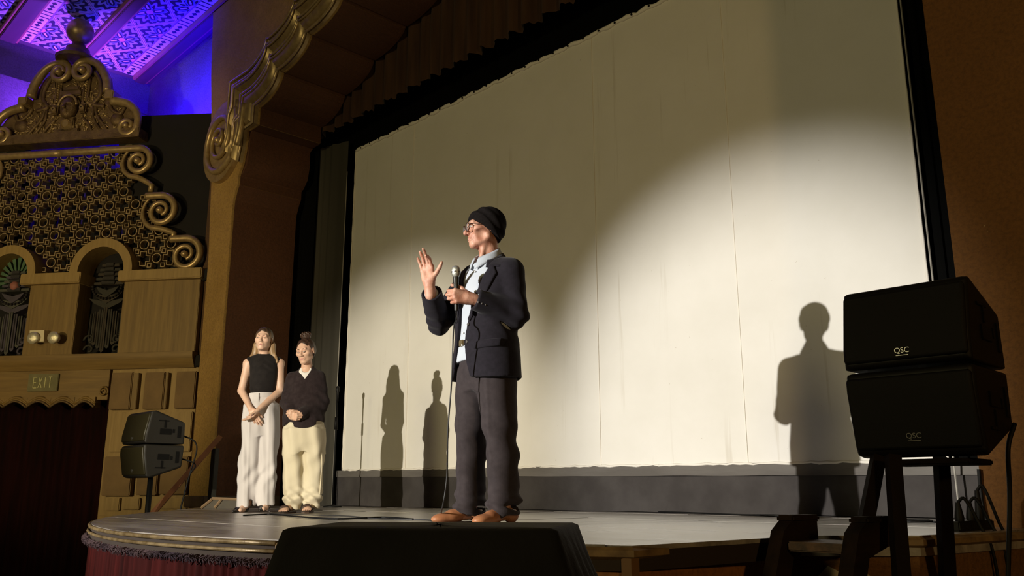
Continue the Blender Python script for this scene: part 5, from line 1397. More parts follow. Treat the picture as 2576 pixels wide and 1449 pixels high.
# folded collar with points
def collar(zt_, zb_, r_top, r_bot, cy_, pts_len, name, m, parent, gap=0.30, tilt=0.03, droop=0.0):
    rw = []
    for j in range(5):
        f = j / 4; line = []
        for k in range(41):
            ph = gap + (2 * PI - 2 * gap) * k / 40 - PI / 2        # opens to the front (-y)
            fr_ = math.exp(-((min(k, 40 - k)) / 4.5) ** 2)
            r = r_top + (r_bot - r_top) * f ** 0.7 + 0.004
            z = zt_ + (zb_ - zt_) * f - pts_len * fr_ * f + tilt * 0.5 * (math.sin(ph) + 0)
            line.append((r * math.cos(ph), cy_ + r * 1.08 * math.sin(ph) - 0.012 * fr_ * f, z - droop * math.exp(-((min(k, 40 - k)) / 9) ** 2)))
        rw.append(line)
    o = MB().grid(rw).build(name, m, parent, True)
    sm = o.modifiers.new('cloth', 'SOLIDIFY'); sm.thickness = 0.004; sm.offset = 1
    return o
collar(1.552, 1.505, 0.063, 0.086, -0.008, 0.030, 'shirt_collar', M_SHIRT, man, 0.20, 0.085)
def torso_front(x, z, grow=0.0):
    a = np.interp(z, TZ, TRX) + grow; b_ = np.interp(z, TZ, TRY) + grow; c = np.interp(z, TZ, TCY)
    return c - b_ * (max(0.0, 1 - abs(x / a) ** 2.2)) ** (1 / 2.2)
for z in (1.50, 1.42, 1.06, 0.99):
    y = torso_front(-0.02, z, -0.014)
    MB().lathe([(0.0, -0.003), (0.005, -0.0025), (0.0055, 0.002)], (0.012 if z > 1.3 else -0.04, y - 0.003, z), 10, 'y').build('shirt_button', mat('pearl_button', (0.75, 0.75, 0.72), 0.3), shirt)
# trousers and belt
M_TRO = mat('charcoal_wool', (0.032, 0.025, 0.027), 0.85, 0, (0.042, 0.033, 0.035), 30, bumps=0.2, bscale=200, bdist=0.002, sheen=0.06, spec=0.2)
tr = [loft([0.74, 0.84, 0.95, 1.02], [0] * 4, [0.0, 0.0, -0.002, -0.004], [0.165, 0.185, 0.185, 0.178], [0.115, 0.138, 0.142, 0.138], 2.2, k=0.03)]
for s, tw in ((1, 0.0), (-1, 0.0)):
    tr.append(loft([0.045, 0.07, 0.12, 0.25, 0.45, 0.62, 0.76, 0.86], [s * 0.142, s * 0.142, s * 0.141, s * 0.136, s * 0.124, s * 0.106, s * 0.090, s * 0.08], [0.010, 0.006, 0.004, 0.010, 0.0, -0.006, -0.006, 0.0],
                   [0.066, 0.072, 0.076, 0.069, 0.073, 0.088, 0.098, 0.098], [0.085, 0.096, 0.100, 0.090, 0.090, 0.104, 0.118, 0.118], 2.3, k=0.035))
    tr.append(loft([0.0, 0.03, 0.10], [s * 0.142] * 3, [0.012] * 3, [0.064] * 3, [0.078] * 3, 2.2, 'sub', 0.004))
def tro_d(p):
    z = p[..., 2]; lo = np.exp(-((z - 0.10) / 0.075) ** 2); kn = np.exp(-((z - 0.42) / 0.20) ** 2)
    front = -0.0035 * np.exp(-((np.abs(p[..., 0]) - 0.128) / 0.010) ** 2) * (p[..., 1] < -0.02)
    return lo * folds(p, (18, 14, 88, 0.4, 0.0075), (-30, 10, 60, 1.7, 0.005)) + kn * folds(p, (26, 12, 30, 0.5, 0.005), (-20, 16, 46, 2.0, 0.004)) + folds(p, (28, 20, 7, 1.0, 0.0035)) + front
organic('trousers', tr, 0.006, M_TRO, man, tro_d)
M_BELT = mat('black_leather', (0.012, 0.010, 0.009), 0.35)
bt = MB(); ring = []
for k in range(49):
    a = 2 * PI * k / 48; ring.append((0.186 * math.copysign(abs(math.cos(a)) ** 0.9, math.cos(a)), -0.003 + 0.146 * math.copysign(abs(math.sin(a)) ** 0.9, math.sin(a))))
bt.grid([[(x, y, 0.985) for x, y in ring], [(x * 1.015, y * 1.015, 0.992) for x, y in ring], [(x * 1.015, y * 1.015, 1.014) for x, y in ring], [(x, y, 1.02) for x, y in ring]])
belt = bt.build('belt', M_BELT, man, True)
MB().box(-0.07, -0.032, -0.156, -0.146, 0.985, 1.022, 0.004).build('buckle', mat('dull_brass', (0.45, 0.36, 0.2), 0.3, 0.9), belt)
# blazer
M_JAC = mat('navy_black_wool', (0.0095, 0.008, 0.0125), 0.85, 0, (0.014, 0.0115, 0.018), 40, bumps=0.2, bscale=240, bdist=0.002, sheen=0.08, spec=0.2)
jt = [loft(TZ, Z9, TCY, TRX, TRY, 2.2, k=0.02), cone((0.06, 0.015, 1.475), (0.172, 0.018, 1.415), 0.058, 0.070, k=0.03), cone((-0.06, 0.015, 1.475), (-0.172, 0.018, 1.415), 0.058, 0.070, k=0.03)]
op = [(0.085, 1.70), (0.105, 1.545), (0.122, 1.49), (0.118, 1.41), (0.066, 1.27), (0.012, 1.13), (0.0, 1.0), (0.02, 0.88), (0.065, 0.76), (-0.14, 0.76), (-0.105, 0.90), (-0.092, 1.0), (-0.088, 1.13), (-0.075, 1.27), (-0.092, 1.41), (-0.11, 1.49), (-0.10, 1.545), (-0.085, 1.70)]
jt.append(poly_prim(op, (0, 2), 'sub', 0.004, lambda p: p[..., 1] - 0.02))
jt.append(loft([0.70] + TZ[1:-1] + [1.7], Z9 + [0], TCY + [0.014], [r - 0.010 for r in TRX] + [0.078], [r - 0.010 for r in TRY] + [0.078], 2.2, 'sub', 0.004) if False else loft(TZ[:-1] + [1.70], Z9, TCY, [r - 0.024 for r in TRX[:-1]] + [0.085], [r - 0.022 for r in TRY[:-1]] + [0.09], 2.2, 'sub', 0.004, 0.0, False))
jt.append(cone((0, -0.01, 1.70), (0, -0.004, 1.52), 0.085, 0.082, 'sub', 0.006))
def sleeve(a, b_, c, r0, r1, r2):
    d = (c - b_) / np.linalg.norm(c - b_)
    return group([cone(a, b_, r0, r1, k=0.03), cone(b_, c + d * 0.10, r1, r2, k=0.035), half(c - d * 0.012, d), cone(c - d * 0.10, c + d * 0.2, r2 - 0.020, r2 - 0.008, 'sub', 0.003)], k=0.03)
jt.append(sleeve(shL + V3(-0.005, 0, 0), elL, wrL, 0.076, 0.068, 0.058)); jt.append(sleeve(shR + V3(0.005, 0, 0), elR, wrR, 0.076, 0.068, 0.060))
def jac_d(p):
    dl = np.linalg.norm(p - elL, axis=-1); dr = np.linalg.norm(p - elR, axis=-1)
    e = np.exp(-(dl / 0.13) ** 2) * folds(p, (40, 30, 70, 0, 0.006), (-60, 40, 30, 1, 0.004)) + np.exp(-(dr / 0.12) ** 2) * folds(p, (50, -30, 70, 0.4, 0.006), (30, 60, 30, 1, 0.004))
    return e + folds(p, (9, 7, 5, 0.2, 0.0035), (16, -11, 14, 1.4, 0.0022))
jacket = organic('blazer', jt, 0.0058, M_JAC, man, jac_d)
outer_t = loft_fn(TZ, Z9, TCY, TRX, TRY, 2.2, 0.011, True); inner_t = loft_fn(TZ, Z9, TCY, TRX, TRY, 2.2, -0.006, False)
def plate(name, poly, grow=0.0, kmat=M_JAC, par=jacket):
    b_ = Prim(lambda p: np.maximum(outer_t(p) - grow, -inner_t(p)), (0, 0, 1.2), 0.6, 'add', 0.003)
    xs_ = [q[0] for q in poly]; zs_ = [q[1] for q in poly]
    b_.c = V3((min(xs_) + max(xs_)) / 2, -0.10, (min(zs_) + max(zs_)) / 2); b_.r = math.hypot(max(xs_) - min(xs_), max(zs_) - min(zs_)) / 2 + 0.08
    return organic(name, [b_, poly_prim(poly, (0, 2), 'int', 0.003, lambda p: p[..., 1] - 0.0)], 0.0045, kmat, par)
plate('lapel', [(0.105, 1.545), (0.150, 1.495), (0.185, 1.455), (0.178, 1.425), (0.150, 1.430), (0.172, 1.385), (0.125, 1.26), (0.03, 1.115), (0.014, 1.13), (0.066, 1.27), (0.118, 1.41), (0.12, 1.49)])
plate('lapel', [(-0.10, 1.545), (-0.145, 1.495), (-0.180, 1.455), (-0.172, 1.425), (-0.148, 1.430), (-0.165, 1.385), (-0.13, 1.26), (-0.10, 1.12), (-0.088, 1.13), (-0.075, 1.27), (-0.092, 1.41), (-0.108, 1.49)])
plate('pocket_flap', [(0.075, 0.995), (0.205, 1.01), (0.205, 0.965), (0.075, 0.95)], 0.002)
for z in (1.10, 1.00):
    MB().lathe([(0.0, -0.004), (0.008, -0.003), (0.009, 0.003)], (0.022, torso_front(0.022, z, 0.004) - 0.004, z), 12, 'y').build('jacket_button', mat('horn_button', (0.10, 0.09, 0.085), 0.3), jacket)
for q in range(3):
    d = (wrL - elL) / np.linalg.norm(wrL - elL); pz = wrL - d * (0.03 + 0.022 * q) + CD * 0.058 - V3(0, 0, 0.022)
    MB().lathe([(0.0, -0.004), (0.006, -0.003), (0.007, 0.003)], tuple(pz), 10, 'y').build('sleeve_button', mat('horn_button', (0.10, 0.09, 0.085), 0.3), jacket)
# collar of the blazer standing round the neck
collar(1.552, 1.490, 0.080, 0.112, 0.002, 0.0, 'blazer_collar', M_JAC, jacket, 0.85, 0.02, 0.05)
# shoes
M_SHOE = mat('tan_leather', (0.34, 0.135, 0.06), 0.42, 0, (0.44, 0.19, 0.085), 12, bumps=0.15, bscale=90, bdist=0.002)
M_SOLE = mat('dark_sole', (0.05, 0.03, 0.02), 0.7)
M_LACE = mat('brown_lace', (0.10, 0.035, 0.02), 0.8)
def shoe(cx, cy, yaw, name='shoe'):
    R = rotm(0, 0, yaw); o = V3(cx, cy, 0)
    pr = [ball((0, 0.055, 0.055), (0.038, 0.048, 0.042), k=0.02), ball((0, -0.115, 0.038), (0.046, 0.085, 0.030), k=0.03), ball((0, -0.175, 0.032), (0.040, 0.048, 0.022), k=0.02), cone((0, 0.02, 0.075), (0, -0.10, 0.052), 0.036, 0.030, k=0.025), half((0, 0, 0.016), (0, 0, -1)), half((0, 0.03, 0.098), (0, 0.35, 1)), cone((0, 0.045, 0.13), (0, 0.035, 0.055), 0.03, 0.028, 'sub', 0.004)]
    s_ = organic(name, xf(pr, o, R), 0.005, M_SHOE, man)
    sl = MB((o, R[:, 0], R[:, 1], R[:, 2])); out = []
    for k in range(28):
        a = 2 * PI * k / 28; y = -0.06 + 0.165 * math.sin(a); wv = 0.046 - 0.010 * (y > 0.0) ; out.append((wv * math.cos(a) * (1 - 0.15 * (math.sin(a) < -0.8)), y))
    sl.prism(out, 0.0, 0.018, 'xy'); sl.build('sole', M_SOLE, s_)
    for j in range(4):
        y = -0.035 - 0.024 * j; z = 0.100 - 0.011 * j
        for sg in (-1, 1):
            MB((o, R[:, 0], R[:, 1], R[:, 2])).tube(smooth_path([(sg * 0.024, y, z - 0.010), (0, y - 0.010, z + 0.003), (-sg * 0.024, y - 0.022, z - 0.016)], 3), 0.0026, 5).build('lace', M_LACE, s_, True)
    for sg in (-1, 1):
        MB((o, R[:, 0], R[:, 1], R[:, 2])).tube(smooth_path([(0, -0.035, 0.103), (sg * 0.03, -0.045, 0.106), (sg * 0.046, -0.065, 0.082), (sg * 0.028, -0.06, 0.088), (0.0, -0.038, 0.102)], 4), 0.0026, 5).build('lace_bow', M_LACE, s_, True)
    return s_
shoe(0.145, 0.0, math.radians(2)); shoe(-0.142, -0.01, math.radians(-14))
# microphone in his fist, with its cable down to the stage
mb0 = man_base
ctr = wrL + RHL[:, 1] * (0.012 + 0.078) + RHL[:, 2] * 0.034
axm = V3(0.02, -0.05, 1.0); axm /= np.linalg.norm(axm)
mic = thing('microphone', 'handheld wired microphone with silver ball grille in the speaker\'s fist', 'microphone', tuple(mb0 + ctr - axm * 0.075))
Xm = np.cross(axm, CD); Xm /= np.linalg.norm(Xm); Ym = np.cross(axm, Xm)
MFm = (V3(0, 0, 0), Xm, Ym, axm)
MB(MFm).lathe([(0.0, 0.0), (0.010, 0.0), (0.012, 0.01), (0.0125, 0.06), (0.0145, 0.15), (0.0175, 0.185), (0.016, 0.195), (0.0, 0.197)], (0, 0, 0), 18).build('handle', mat('dark_mic_body', (0.03, 0.03, 0.027), 0.4, 0.3), mic, False, 40)
MB(MFm).lathe([(0.016, 0.192), (0.024, 0.203), (0.0265, 0.218), (0.0268, 0.224), (0.0255, 0.236), (0.020, 0.248), (0.010, 0.256), (0.0, 0.258)], (0, 0, 0), 22).build('ball_grille', mat('steel_mesh', (0.55, 0.56, 0.50), 0.35, 0.75, bumps=0.8, bscale=380, bdist=0.002), mic, True)
MB(MFm).lathe([(0.0268, 0.216), (0.0285, 0.217), (0.0285, 0.223), (0.0268, 0.224)], (0, 0, 0), 22).build('grille_band', mat('mic_band', (0.30, 0.30, 0.28), 0.3, 0.8), mic)
loc = V3(*mic.location); floor_pt = onZ(1100, 1313) + V3(0, 0, 0.006)
def mpt(px, py, off):
    n_ = CD; return on_plane(px, py, mb0 + n_ * off, n_)
cab = [loc, loc - axm * 0.05, mpt(1141, 830, 0.27), mpt(1136, 960, 0.24), mpt(1127, 1080, 0.20), mpt(1124, 1200, 0.15), mpt(1112, 1280, 0.08), floor_pt, floor_pt + V3(-0.25, 0.10, -0.001), floor_pt + V3(-0.7, 0.02, -0.001), floor_pt + V3(-1.4, 0.25, -0.001), floor_pt + V3(-2.3, 0.20, -0.001), floor_pt + V3(-3.1, 0.55, -0.001)]
MB().tube([p - loc for p in smooth_path(cab, 8)], 0.0042, 6).build('cable', mat('grey_cable', (0.03, 0.03, 0.03), 0.5), mic, True)

# ------------------------------------------------------------------ two listeners at the pillar
def facing(base, yaw_off):
    d = -np.array([base[0], base[1]]); th = math.atan2(d[0], -d[1]) + math.radians(yaw_off)
    return th
def hair_mat(name, c1, c2, root=None):
    m, nt, b = nodes_of(name)
    base = ramp(nt, noise(nt, coords(nt, (1, 1, 0.12)), 90, 4, 0.6), [(0.3, c1), (0.7, c2)])
    if root is not None:
        t_ = nt.nodes.new('ShaderNodeTexCoord'); s_ = nt.nodes.new('ShaderNodeSeparateXYZ'); nt.links.new(t_.outputs['Generated'], s_.inputs[0])
        base = mixc(nt, ramp(nt, s_.outputs[2], [(0.55, (0, 0, 0)), (0.88, (1, 1, 1))]), base, root)
    nt.links.new(base, b.inputs['Base Color'])
    b.inputs['Roughness'].default_value = 0.42
    bump(nt, b, noise(nt, coords(nt, (1, 1, 0.08)), 120, 3), 0.6, 0.004); return m
SK_A = skin_mat('fair_skin', (0.66, 0.42, 0.30), (0.72, 0.48, 0.36))
SK_B = skin_mat('olive_skin', (0.60, 0.37, 0.26), (0.67, 0.43, 0.31))
def lips(root, hc_, R_, s_, m):
    L_ = xf(scaled([cone((-0.018, -0.0940, -0.0625), (0, -0.0990, -0.0610), 0.0028, 0.0046, k=0.003), cone((0.018, -0.0940, -0.0625), (0, -0.0990, -0.0610), 0.0028, 0.0046, k=0.003), cone((-0.015, -0.0950, -0.0690), (0, -0.0985, -0.0705), 0.0030, 0.0054, k=0.003), cone((0.015, -0.0950, -0.0690), (0, -0.0980, -0.0705), 0.0030, 0.0054, k=0.003)], s_), hc_, R_)
    organic('lips', L_, 0.0022, m, root)

# ---- left: long fair hair, sleeveless black top, pale wide trousers
b1 = onZ(648, 1287); k1 = 1 / 267.0
w1 = person('person in sleeveless black top and pale grey wide trousers standing by the pillar', b1)
th1 = facing(b1, -2); w1.rotation_euler = (0, -0.045, th1)
def q1(px, py): return V3((px - 655) * k1, 0, (1287 - py) * k1 * 0.994)
hc1 = V3(0.026, -0.02, 1.615); hs1 = 0.97; Rh1 = rotm(math.radians(-2), math.radians(4), math.radians(-14))
tcx = 0.030
B1 = xf(scaled(head_prims(False, 0.6, 0.92), hs1), hc1, Rh1)
B1 += [cone((0.026, 0.0, 1.56), (tcx, 0.015, 1.43), 0.047, 0.052, k=0.025)]
B1 += [loft([0.90, 1.0, 1.10, 1.22, 1.32, 1.40, 1.45], [0.01, 0.015, 0.02] + [tcx] * 4, [0] * 7, [0.145, 0.13, 0.105, 0.115, 0.125, 0.13, 0.05], [0.10, 0.095, 0.085, 0.095, 0.098, 0.075, 0.045], k=0.03)]
aL = (V3(0.175, 0.01, 1.385), V3(0.185, 0.0, 1.115), V3(0.012, -0.165, 0.945))
aR = (V3(-0.115, 0.01, 1.385), V3(-0.168, 0.0, 1.125), V3(-0.078, -0.135, 0.945))
for a, b_, c in (aL, aR):
    B1 += [ball(a, (0.048, 0.045, 0.05), k=0.03), cone(a, b_, 0.043, 0.036, k=0.02), cone(b_, c, 0.037, 0.024, k=0.015)]
tx, fy = axes(V3(0.62, -0.25, 0.62), V3(-0.62, 0.02, -0.70)); nz = np.cross(fy, tx)
B1 += xf(hand_prims(0.93, [(16, 20, 12), (16, 18, 12), (16, 18, 12), (18, 20, 12)], 0.05, (0.45, 0.85, 0.30), 0.25), aL[2] + V3(-0.01, -0.005, -0.008), np.stack([tx, fy, nz], 1))
tx, fy = axes(V3(-0.55, 0.1, 0.5) * -1, V3(0.40, -0.05, -0.85)); nz = np.cross(tx, fy)
B1 += xf(hand_prims(0.93, [(14, 18, 12)] * 4, 0.04, (0.4, 0.85, 0.2), 0.2), aR[2] + V3(0.008, 0.0, -0.010), np.stack([tx, fy, nz], 1))
for s in (-1, 1):
    B1 += [cone((s * 0.075, 0, 0.90), (s * 0.085, 0, 0.48), 0.075, 0.05, k=0.03), cone((s * 0.085, 0, 0.48), (s * 0.088, 0.015, 0.10), 0.05, 0.034, k=0.02), cone((s * 0.088, 0.02, 0.075), (s * 0.10 - 0.03, -0.10, 0.035), 0.032, 0.026, k=0.02), cone((s * 0.10 - 0.03, -0.10, 0.030), (s * 0.10 - 0.045, -0.15, 0.025), 0.026, 0.018, k=0.02)]
organic('body', B1, 0.0042, SK_A, w1)
eyes_brows(w1, hc1, Rh1, hs1, (0.12, 0.10, 0.08), None, mat('fair_brow', (0.20, 0.12, 0.075), 0.8))
lips(w1, hc1, Rh1, hs1, mat('rose_lips', (0.52, 0.24, 0.21), 0.45))
M_H1 = hair_mat('fair_hair', (0.16, 0.09, 0.04), (0.40, 0.26, 0.13), (0.055, 0.032, 0.018))
H1 = [ball((0, 0.022, 0.038), (0.083, 0.104, 0.090), k=0.02), ball((0, 0.062, -0.010), (0.074, 0.060, 0.09), k=0.03)]
cut = [ball((0, -0.088, -0.012), (0.074, 0.080, 0.088), 'sub', 0.010)]
H1 += cut
for s, tip in ((-1, (-0.120, 0.010, -0.205)), (1, (0.150, 0.020, -0.215))):
    H1 += [cone((s * 0.066, 0.050, 0.000), (s * 0.086, 0.045, -0.10), 0.016, 0.020, k=0.02), cone((s * 0.086, 0.045, -0.10), tip, 0.022, 0.016, k=0.02), cone((s * 0.075, 0.05, -0.05), (s * 0.07, 0.06, -0.22), 0.035, 0.030, k=0.03)]
H1 += [cone((0, 0.08, -0.03), (0, 0.075, -0.23), 0.06, 0.05, k=0.03)]
organic('hair', xf(scaled(H1, hs1), hc1, Rh1), 0.0045, M_H1, w1, lambda p: folds(p, (150, 90, 12, 0, 0.0020), (-110, 70, 8, 1, 0.0015)))
M_TOP = mat('black_jersey', (0.010, 0.008, 0.008), 0.85, 0, (0.016, 0.013, 0.012), 20, sheen=0.06, spec=0.2)
T1 = [loft([1.055, 1.10, 1.20, 1.30, 1.37, 1.415, 1.445, 1.475], [0.022, 0.024, 0.028, tcx, tcx, tcx, tcx, tcx], [0, 0, -0.004, -0.006, 0, 0.006, 0.010, 0.010], [0.112, 0.113, 0.122, 0.132, 0.140, 0.135, 0.095, 0.056], [0.092, 0.092, 0.102, 0.108, 0.094, 0.078, 0.066, 0.058], 2.1, k=0.02),
      cone((tcx + 0.06, 0.008, 1.435), aL[0] + V3(-0.020, 0.0, 0.020), 0.040, 0.046, k=0.03), cone((tcx - 0.06, 0.008, 1.435), aR[0] + V3(0.020, 0.0, 0.020), 0.040, 0.046, k=0.03),
      half(aL[0] + V3(0.010, 0, 0), (1, 0, -0.10), 'int', 0.010), half(aR[0] + V3(-0.010, 0, 0), (-1, 0, -0.10), 'int', 0.010),
      cone((tcx, 0.01, 1.56), (tcx, 0.012, 1.455), 0.049, 0.051, 'sub', 0.004), half((0, 0, 1.055), (0, 0, -1))]
def top_d(p):
    x = np.abs(p[..., 0] - tcx); z = p[..., 2]
    cowl = np.exp(-((z - 1.37) / 0.07) ** 2) * (p[..., 1] < 0) * (x < 0.10) * 0.004 * np.sin(90 * (z + 0.75 * x))
    return cowl + np.exp(-((z - 1.12) / 0.06) ** 2) * 0.003 * np.sin(120 * z + 12 * p[..., 0]) + folds(p, (20, 10, 22, 0, 0.002))
organic('sleeveless_top', T1, 0.005, M_TOP, w1, top_d)
M_P1 = mat('pale_grey_linen', (0.56, 0.53, 0.53), 0.85, 0, (0.64, 0.61, 0.61), 8, (1, 1, 0.2), bumps=0.25, bscale=26, bdist=0.005, spec=0.2)
def trousers(name, root, zt, zc_, zb_, cxt, hip, knee, hemr, sep, m, h, disp, hole=True, cxb=0.0):
    zs = [zb_, zb_ + 0.06, zb_ + 0.25, 0.5, zc_, zc_ + 0.12, zt - 0.10]
    P_ = [loft([zc_ - 0.04, zc_ + 0.08, zc_ + 0.20, zt - 0.05, zt], [cxt] * 5, [0, 0.004, 0.004, 0, 0], [hip[0] * 0.9, hip[0], hip[0] * 0.96, hip[2], hip[2] * 0.98], [hip[1] * 0.8, hip[1], hip[1] * 0.98, hip[3], hip[3]], 2.2, k=0.03)]
    for s in (-1, 1):
        c0 = cxb + s * sep; c1_ = cxt + s * hip[0] * 0.47
        cx_ = [c0, c0, c0 * 0.9 + c1_ * 0.1, c0 * 0.55 + c1_ * 0.45, c1_, c1_, c1_]
        P_.append(loft(zs, cx_, [0.0] * 7, [hemr[0], hemr[0], knee[0], knee[0], hip[0] * 0.54, hip[0] * 0.54, hip[0] * 0.5], [hemr[1], hemr[1], knee[1], knee[1], hip[1] * 0.98, hip[1] * 0.95, hip[1] * 0.8], 2.3, k=0.03))
        if hole: P_.append(loft([zb_ - 0.05, zb_, zb_ + 0.05], [c0] * 3, [0] * 3, [hemr[0] - 0.020] * 3, [hemr[1] - 0.020] * 3, 2.2, 'sub', 0.003))
    return organic(name, P_, h, m, root, disp)
def p1_d(p):
    z = p[..., 2]; up_ = np.clip((1.05 - z) / 0.12, 0, 1); dn = np.clip((z - 0.05) / 0.3, 0, 1)
    ple = -0.006 * np.exp(-((np.abs(p[..., 0] - 0.0) - 0.088) / 0.012) ** 2) * (p[..., 1] < 0)
    return up_ * (folds(p, (44, 30, 3, 0.2, 0.0055), (70, -40, 6, 1.3, 0.003), (24, 10, 16, 2.0, 0.004)) + ple) + np.exp(-((z - 0.33) / 0.10) ** 2) * folds(p, (50, 20, -36, 0, 0.006))
tr1 = trousers('wide_trousers', w1, 1.095, 0.74, 0.055, 0.012, (0.168, 0.118, 0.118, 0.096), (0.088, 0.098), (0.082, 0.105), 0.088, M_P1, 0.006, p1_d, True, -0.012)
MB().box(-0.008, 0.0, -0.106, -0.09, 0.93, 1.09, 0.002).build('fly', mat('fly_shadow_seam', (0.30, 0.28, 0.28), 0.9), tr1)
wb = MB(); rg = [(0.02 + 0.121 * math.cos(a), 0.099 * math.sin(a)) for a in np.linspace(0, 2 * PI, 41)]
wb.grid([[(x, y, 1.055) for x, y in rg], [(x * 1.01, y * 1.01, 1.06) for x, y in rg], [(x * 1.01, y * 1.01, 1.092) for x, y in rg], [(x, y, 1.097) for x, y in rg]]); wb.build('waistband', M_P1, tr1, True)
M_FLAT = mat('black_patent', (0.010, 0.009, 0.009), 0.25)
for s in (-1, 1):
    o = V3(s * 0.10 - 0.03, -0.03, 0); R = rotm(0, 0, math.radians(-22 + 6 * s))
    pr = [cone((0, 0.05, 0.030), (0, -0.08, 0.020), 0.030, 0.036, k=0.02), cone((0, -0.08, 0.020), (0, -0.165, 0.014), 0.034, 0.010, k=0.02), half((0, 0, 0.006), (0, 0, -1)), cone((0, 0.05, 0.075), (0, -0.075, 0.052), 0.034, 0.030, 'sub', 0.004)]
    sh1 = organic('slingback_shoe', xf(pr, o, R), 0.004, M_FLAT, w1)
    MB((o, R[:, 0], R[:, 1], R[:, 2])).lathe([(0.009, 0.0), (0.010, 0.02), (0.018, 0.035)], (0, 0.065, 0), 10).build('heel', M_FLAT, sh1)
    MB((o, R[:, 0], R[:, 1], R[:, 2])).tube(smooth_path([(-0.03, 0.0, 0.045), (-0.03, 0.05, 0.075), (0, 0.078, 0.08), (0.03, 0.05, 0.075), (0.03, 0.0, 0.045)], 4), 0.004, 6).build('heel_strap', M_FLAT, sh1, True)

# ---- right: hair in a bun, dark v-neck jumper, cream trousers, sandals
b2 = onZ(761, 1290); k2 = 1 / 283.0
w2 = person('person with hair bun in dark v-neck jumper and cream trousers, eyes lowered', b2)
w2.rotation_euler = (0, -0.038, facing(b2, -4))
hc2 = V3(0.006, -0.035, 1.425); hs2 = 0.955; Rh2 = rotm(math.radians(13), math.radians(-3), math.radians(-24))
B2 = xf(scaled(head_prims(False, 0.5, 0.98), hs2), hc2, Rh2)
B2 += [cone((0.012, -0.004, 1.385), (0.020, 0.015, 1.25), 0.046, 0.050, k=0.025), loft([0.72, 0.85, 1.0, 1.12, 1.21, 1.27], [0.01] * 6, [0] * 6, [0.13, 0.11, 0.105, 0.11, 0.11, 0.045], [0.095, 0.085, 0.08, 0.082, 0.055, 0.040], k=0.03)]
cL = (V3(0.132, 0.01, 1.19), V3(0.155, 0.0, 0.955), V3(-0.022, -0.175, 0.845))
cR = (V3(-0.108, 0.01, 1.19), V3(-0.150, 0.0, 0.965), V3(-0.105, -0.165, 0.835))
for a, b_, c in (cL, cR):
    B2 += [cone(a, b_, 0.042, 0.036, k=0.02), cone(b_, c, 0.036, 0.025, k=0.015)]
tx, fy = axes(V3(0.1, -0.15, 1), V3(-0.92, -0.30, -0.10)); nz = np.cross(fy, tx)
B2 += xf(hand_prims(0.88, [(62, 70, 40), (64, 72, 40), (66, 72, 40), (68, 72, 40)], 0.01, (0.30, 0.80, 0.55), 0.6), cL[2] + V3(0, -0.005, 0.0), np.stack([tx, fy, nz], 1))
tx, fy = axes(V3(-0.1, -0.1, 1), V3(0.72, -0.66, -0.10)); nz = np.cross(tx, fy)
B2 += xf(hand_prims(0.88, [(64, 74, 40)] * 4, 0.01, (0.30, 0.80, 0.55), 0.6), cR[2] + V3(0.0, -0.004, -0.008), np.stack([tx, fy, nz], 1))
for s in (-1, 1):
    B2 += [cone((s * 0.075, 0, 0.72), (s * 0.08, 0, 0.42), 0.075, 0.05, k=0.03), cone((s * 0.08, 0, 0.42), (s * 0.075, 0.02, 0.09), 0.05, 0.033, k=0.02)]
    fx = s * 0.075 - 0.012; dx = -0.055 if s < 0 else -0.015
    B2 += [cone((fx, 0.03, 0.055), (fx + dx * 0.7, -0.09, 0.040), 0.032, 0.026, k=0.02), ball((fx + dx, -0.125, 0.034), (0.036, 0.035, 0.018), k=0.02)]
    for t in range(5):
        tx_ = fx + dx + (t - 2) * 0.0155 * 1.0; ln = 0.030 - 0.004 * abs(t - (1 if s > 0 else 3)); B2.append(cone((tx_, -0.135, 0.031), (tx_ + dx * 0.2, -0.150 - ln, 0.026), 0.0085 if t not in (0, 4) else 0.010, 0.0075, k=0.003))
organic('body', B2, 0.0042, SK_B, w2)
eyes_brows(w2, hc2, Rh2, hs2, (0.06, 0.04, 0.03), None, mat('dark_brow', (0.05, 0.03, 0.022), 0.8))
for sg in (-1, 1):                            # lowered lids
    e = hc2 + Rh2 @ (V3(sg * 0.031, -0.0845, 0.0035) * hs2)
    organic('eyelid', [ball(e, (0.0145 * hs2, 0.0125 * hs2, 0.0095 * hs2), R=Rh2)], 0.0025, SK_B, w2)
    MB().tube(smooth_path([hc2 + Rh2 @ (V3(sg * x, y, z) * hs2) for x, y, z in ((0.019, -0.0915, -0.004), (0.031, -0.0970, -0.006), (0.044, -0.0885, -0.003))], 4), 0.0017, 5).build('eyelashes', mat('dark_brow', (0.05, 0.03, 0.022), 0.8), w2, True)
lips(w2, hc2, Rh2, hs2, mat('rose_lips', (0.52, 0.24, 0.21), 0.45))
M_H2 = hair_mat('dark_brown_hair', (0.022, 0.012, 0.008), (0.07, 0.036, 0.022))
H2 = [ball((0, 0.024, 0.038), (0.0815, 0.100, 0.087), k=0.02), ball((0, 0.055, -0.01), (0.074, 0.062, 0.07), k=0.03), ball((0, -0.082, -0.014), (0.070, 0.080, 0.088), 'sub', 0.010)]
organic('hair', xf(scaled(H2, hs2), hc2, Rh2), 0.0045, M_H2, w2, lambda p: folds(p, (120, 90, 60, 0, 0.0018)))
bun = xf(scaled([ball((0.005, 0.050, 0.140), (0.043, 0.043, 0.040), k=0.02), ball((0.030, 0.045, 0.150), 0.022, k=0.015), ball((-0.022, 0.035, 0.150), 0.024, k=0.015), ball((0.0, 0.075, 0.130), 0.028, k=0.015)], hs2), hc2, Rh2)
organic('hair_bun', bun, 0.004, M_H2, w2, lambda p: folds(p, (190, 110, 150, 0, 0.004), (-130, 160, 90, 1, 0.003)))
